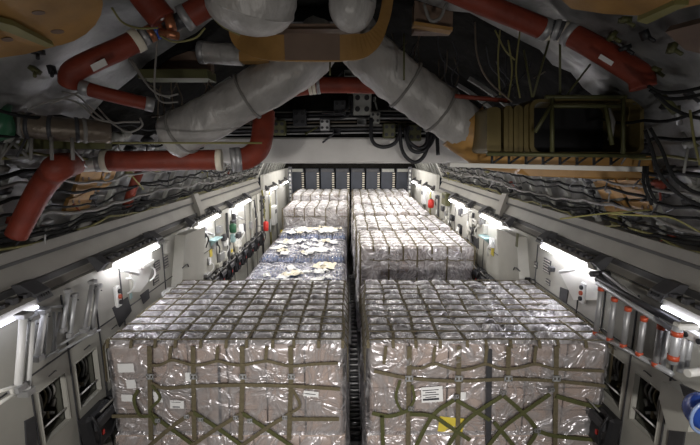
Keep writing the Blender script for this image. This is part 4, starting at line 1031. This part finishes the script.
for i, pts in enumerate(([(371, 118), (372, 140), (382, 147), (395, 143), (401, 130)], [(400, 125), (402, 150), (413, 162), (424, 156), (432, 132)], [(404, 128), (410, 148), (420, 152), (430, 145), (436, 130)], [(408, 126), (408, 140), (418, 148), (426, 144), (428, 132)], [(437, 135), (438, 155)], [(350, 96), (348, 108), (340, 113), (322, 113)], [(352, 96), (351, 112), (341, 118), (320, 118)])):
    P_ = [Q(a, b, 6.35) for a, b in pts]
    tag(MB().tube(crom(P_, 7), .03 if i < 5 else .02, 8).build('cable_loop', 'black'), ('black cable loop drooping over the white beam, left one', 'largest black cable loop drooping over the white beam', 'middle black cable loop inside the largest one', 'smallest black cable loop inside the others', 'short black cable end over the white beam', 'upper curved black hose behind the crossing ducts', 'lower curved black hose behind the crossing ducts')[i], 'cable')
rp = random.Random(21)
for i in range(34):
    px = rp.uniform(195, 545); py = rp.uniform(64, 134); p = Q(px, py, 6.7); s = rp.uniform(.05, .16)
    m = MB(); m.box(p, (s * rp.uniform(.6, 2.2), .12, s * rp.uniform(.6, 1.6)), bev=.01); m.tube([p, p + Vector((rp.uniform(-.3, .3), 0, rp.uniform(-.2, .2)))], .015, 6)
    tag(m.build('spar_fitting', ('dark', 'rib', 'steel', 'olive', 'brown_duct')[i % 5]), 'small fitting fixed in the dark recess above the white beam', 'fitting', 'small fittings on the dark spar')

# cable runs along the lining above the ledges
def run(sg, ang, y0, y1, r, m_, lab, seed, sag=.05, group='cable runs along the hull lining'):
    P_ = []; n_ = 70
    for i in range(n_ + 1):
        y = y0 + (y1 - y0) * i / n_; a = math.radians(ang) + .035 * noise.noise(Vector((y * 1.1, seed, 0)))
        R = CR - .16 - .03 * noise.noise(Vector((y * .9, 0, seed))) - sag * .3 * abs(math.sin(math.pi * y / .55))
        P_.append((sg * math.sin(a) * R, y, CZ + math.cos(a) * R - sag * .4 * abs(math.sin(math.pi * y / .55))))
    tag(MB().tube(P_, r, 6).build('cable_run', m_), lab, 'cable', group)
AN = [70.5, 69.3, 68, 66.5, 65, 63, 61, 58.5, 56, 53, 50, 46]
MM = ['wire_black', 'wire_olive', 'wire_black', 'wire_black', 'wire_grey', 'wire_black', 'wire_black', 'wire_grey', 'wire_black', 'wire_olive', 'wire_black', 'wire_black']
for sg in (-1, 1):
    for i, a in enumerate(AN):
        run(sg, a, .4, 7.0 if a < 58 else 13.2, (.02, .014, .022, .013, .02, .012, .016, .014, .02, .012, .014, .012)[i], MM[i], '%s cable run on the %s hull lining, %s up from the ledge' % ({'wire_black': 'black', 'wire_olive': 'olive', 'wire_grey': 'grey'}[MM[i]], SIDE[sg], (NTH + ['eleventh', 'twelfth'])[i]), i * 3.1 + sg)
# short fittings / brackets clipped to the lining
rb = random.Random(5)
for sg in (-1, 1):
    for i in range(150):
        y = rb.uniform(1.6, 12.8) if i % 3 else rb.uniform(1.6, 5); a = math.radians(rb.uniform(48, 70)); R = CR - .12
        p = Vector((sg * math.sin(a) * R, y, CZ + math.cos(a) * R)); m = MB(); s = rb.uniform(.03, .085)
        m.box(p, (s, s * rb.uniform(1, 2.5), s), rot=Matrix.Rotation(-sg * (math.pi / 2 - a), 3, 'Y')); m.tube([p, p + Vector((-sg * .02, rb.uniform(-.3, .3), rb.uniform(-.25, .15)))], .009, 5)
        mm = ('wire_grey', 'dark', 'rib', 'steel', 'black', 'red', 'wire_olive')[rb.choice((0, 1, 2, 3, 4, 4, 1, 2, 3, 0, 5, 6))]
        cn = {'wire_grey': 'grey', 'dark': 'charcoal', 'rib': 'grey-green', 'steel': 'steel', 'black': 'black', 'red': 'red', 'wire_olive': 'olive'}[mm]
        tag(m.build('cable_clip', mm), 'small %s clip with a lead on the %s hull lining' % (cn, SIDE[sg]), 'clip', '%s clips on the %s lining' % (cn, SIDE[sg]))
# thin leads in the dark bay
rv_ = random.Random(31)
for i in range(26):
    left = i % 3 == 0
    x0_ = rv_.uniform(150, 215) if left else rv_.uniform(385, 550); y0_ = rv_.uniform(20, 60) if not left else rv_.uniform(60, 90); zc = rv_.uniform(3.9, 4.6)
    P_ = [Q(x0_ + rv_.uniform(-10, 10) * k_, y0_ + k_ * rv_.uniform(14, 24), zc) for k_ in range(4)]
    mm = ('wire_olive', 'brown_duct', 'dark')[i % 3 if not left else 1]
    tag(MB().tube(crom(P_, 6), .007, 5).build('thin_lead', mm), 'thin %s lead hanging in the dark bay %s of the yoke' % ({'wire_olive': 'olive', 'brown_duct': 'brown', 'dark': 'charcoal'}[mm], 'left' if left else 'right'), 'wire', 'thin %s leads %s' % (mm.split('_')[-1], 'left' if left else 'right'))
# loose wires across the dark top
W = [([(28, 110), (45, 103), (62, 99), (80, 104), (95, 118), (110, 122)], 'wire_grey', 2.9), ([(62, 92), (78, 96), (92, 110), (104, 120)], 'wire_grey', 2.9), ([(50, 104), (70, 96), (80, 92)], 'wire_grey', 2.9), ([(110, 122), (128, 132), (142, 126), (140, 118)], 'wire_grey', 3.0), ([(98, 108), (112, 122), (124, 122), (140, 122)], 'wire_grey', 3.0),
     ([(128, 58), (145, 82), (155, 92), (170, 98)], 'wire_grey', 3.0), ([(158, 35), (155, 70), (155, 92), (162, 102), (178, 102)], 'wire_grey', 3.0), ([(132, 60), (150, 88), (165, 96), (178, 94)], 'wire_grey', 3.0),
     ([(112, 8), (122, 22), (138, 28), (158, 28)], 'wire_olive', 2.8), ([(160, 36), (175, 42), (195, 38), (205, 28)], 'wire_olive', 2.9), ([(210, 14), (222, 26), (240, 35)], 'wire_olive', 2.9), ([(212, 12), (226, 20), (244, 32)], 'wire_grey', 2.9),
     ([(475, 22), (477, 55), (488, 80), (512, 102)], 'brown_duct', 3.3), ([(500, 30), (498, 60), (500, 95)], 'wire_olive', 3.4), ([(508, 40), (512, 70), (508, 100)], 'wire_olive', 3.4), ([(520, 30), (516, 70), (520, 98)], 'wire_olive', 3.4), ([(495, 30), (505, 50), (515, 60)], 'wire_olive', 3.4),
     ([(648, 86), (660, 92), (680, 92), (700, 88)], 'wire_black', 2.5), ([(650, 90), (665, 98), (685, 98), (710, 92)], 'wire_black', 2.5), ([(655, 94), (672, 108), (690, 116), (710, 120)], 'wire_black', 2.5),
     ([(645, 130), (652, 150), (660, 175), (680, 195), (700, 205)], 'wire_black', 2.6), ([(650, 128), (662, 150), (672, 175), (690, 190), (712, 196)], 'wire_black', 2.6), ([(644, 166), (644, 185), (652, 205)], 'wire_black', 3.0), ([(647, 166), (648, 184), (656, 203)], 'wire_black', 3.0),
     ([(690, 110), (694, 140), (700, 165)], 'wire_olive', 2.4), ([(610, 214), (650, 216), (672, 218), (700, 232)], 'wire_olive', 3.0), ([(560, 219), (600, 214), (650, 210)], 'wire_olive', 3.3)]
for i, (pts, mm, zc) in enumerate(W):
    P_ = []
    for a, b in pts:
        q = Q(a, b, zc); l_ = LN(a, b, .06); P_.append(q if (q - cam.location).length < (l_ - cam.location).length else l_)
    side = 'left' if pts[0][0] < 260 else ('middle right' if pts[0][0] < 560 else 'right')
    cn = {'wire_grey': 'grey', 'wire_black': 'black', 'wire_olive': 'olive', 'teal': 'pale teal', 'brown_duct': 'brown'}[mm]
    tag(MB().tube(crom(P_, 6), .007 if mm != 'wire_black' else .011, 6).build('loose_wire', mm), 'loose %s wire hanging in the %s part of the overhead' % (cn, side), 'wire', 'loose %s wires overhead %s' % (cn, side))
# clips on quilted blanket
for i, (a, b) in enumerate(((38, 52), (35, 70), (52, 70), (612, 36), (625, 48), (655, 70), (645, 35), (672, 48), (678, 30), (625, 20), (690, 95), (676, 110), (665, 105), (690, 140))):
    p = LN(a, b, .1); m = MB(); m.box(p, (.06, .05, .03), rot=Matrix.Rotation(i * .7, 3, 'Y')); m.tube([p, p + Vector((.03, -.05, -.05))], .012, 6)
    tag(m.build('blanket_clip', 'olive' if i % 2 else 'black'), '%s clip pinning the silver blanket on the %s' % ('olive' if i % 2 else 'black', 'left' if a < 350 else 'right'), 'clip', '%s blanket clips on the %s' % ('olive' if i % 2 else 'black', 'left' if a < 350 else 'right'))
t = empty('latch_arm', LN(670, 100, .15), 'olive latch arm on the silver blanket at right', 'latch')
MB().tube([LN(662, 97, .12), LN(676, 112, .12)], .03, 8).build('arm', 'olive', t); MB().tube([LN(676, 112, .12), LN(680, 124, .12)], .02, 8).build('hook', 'steel', t)
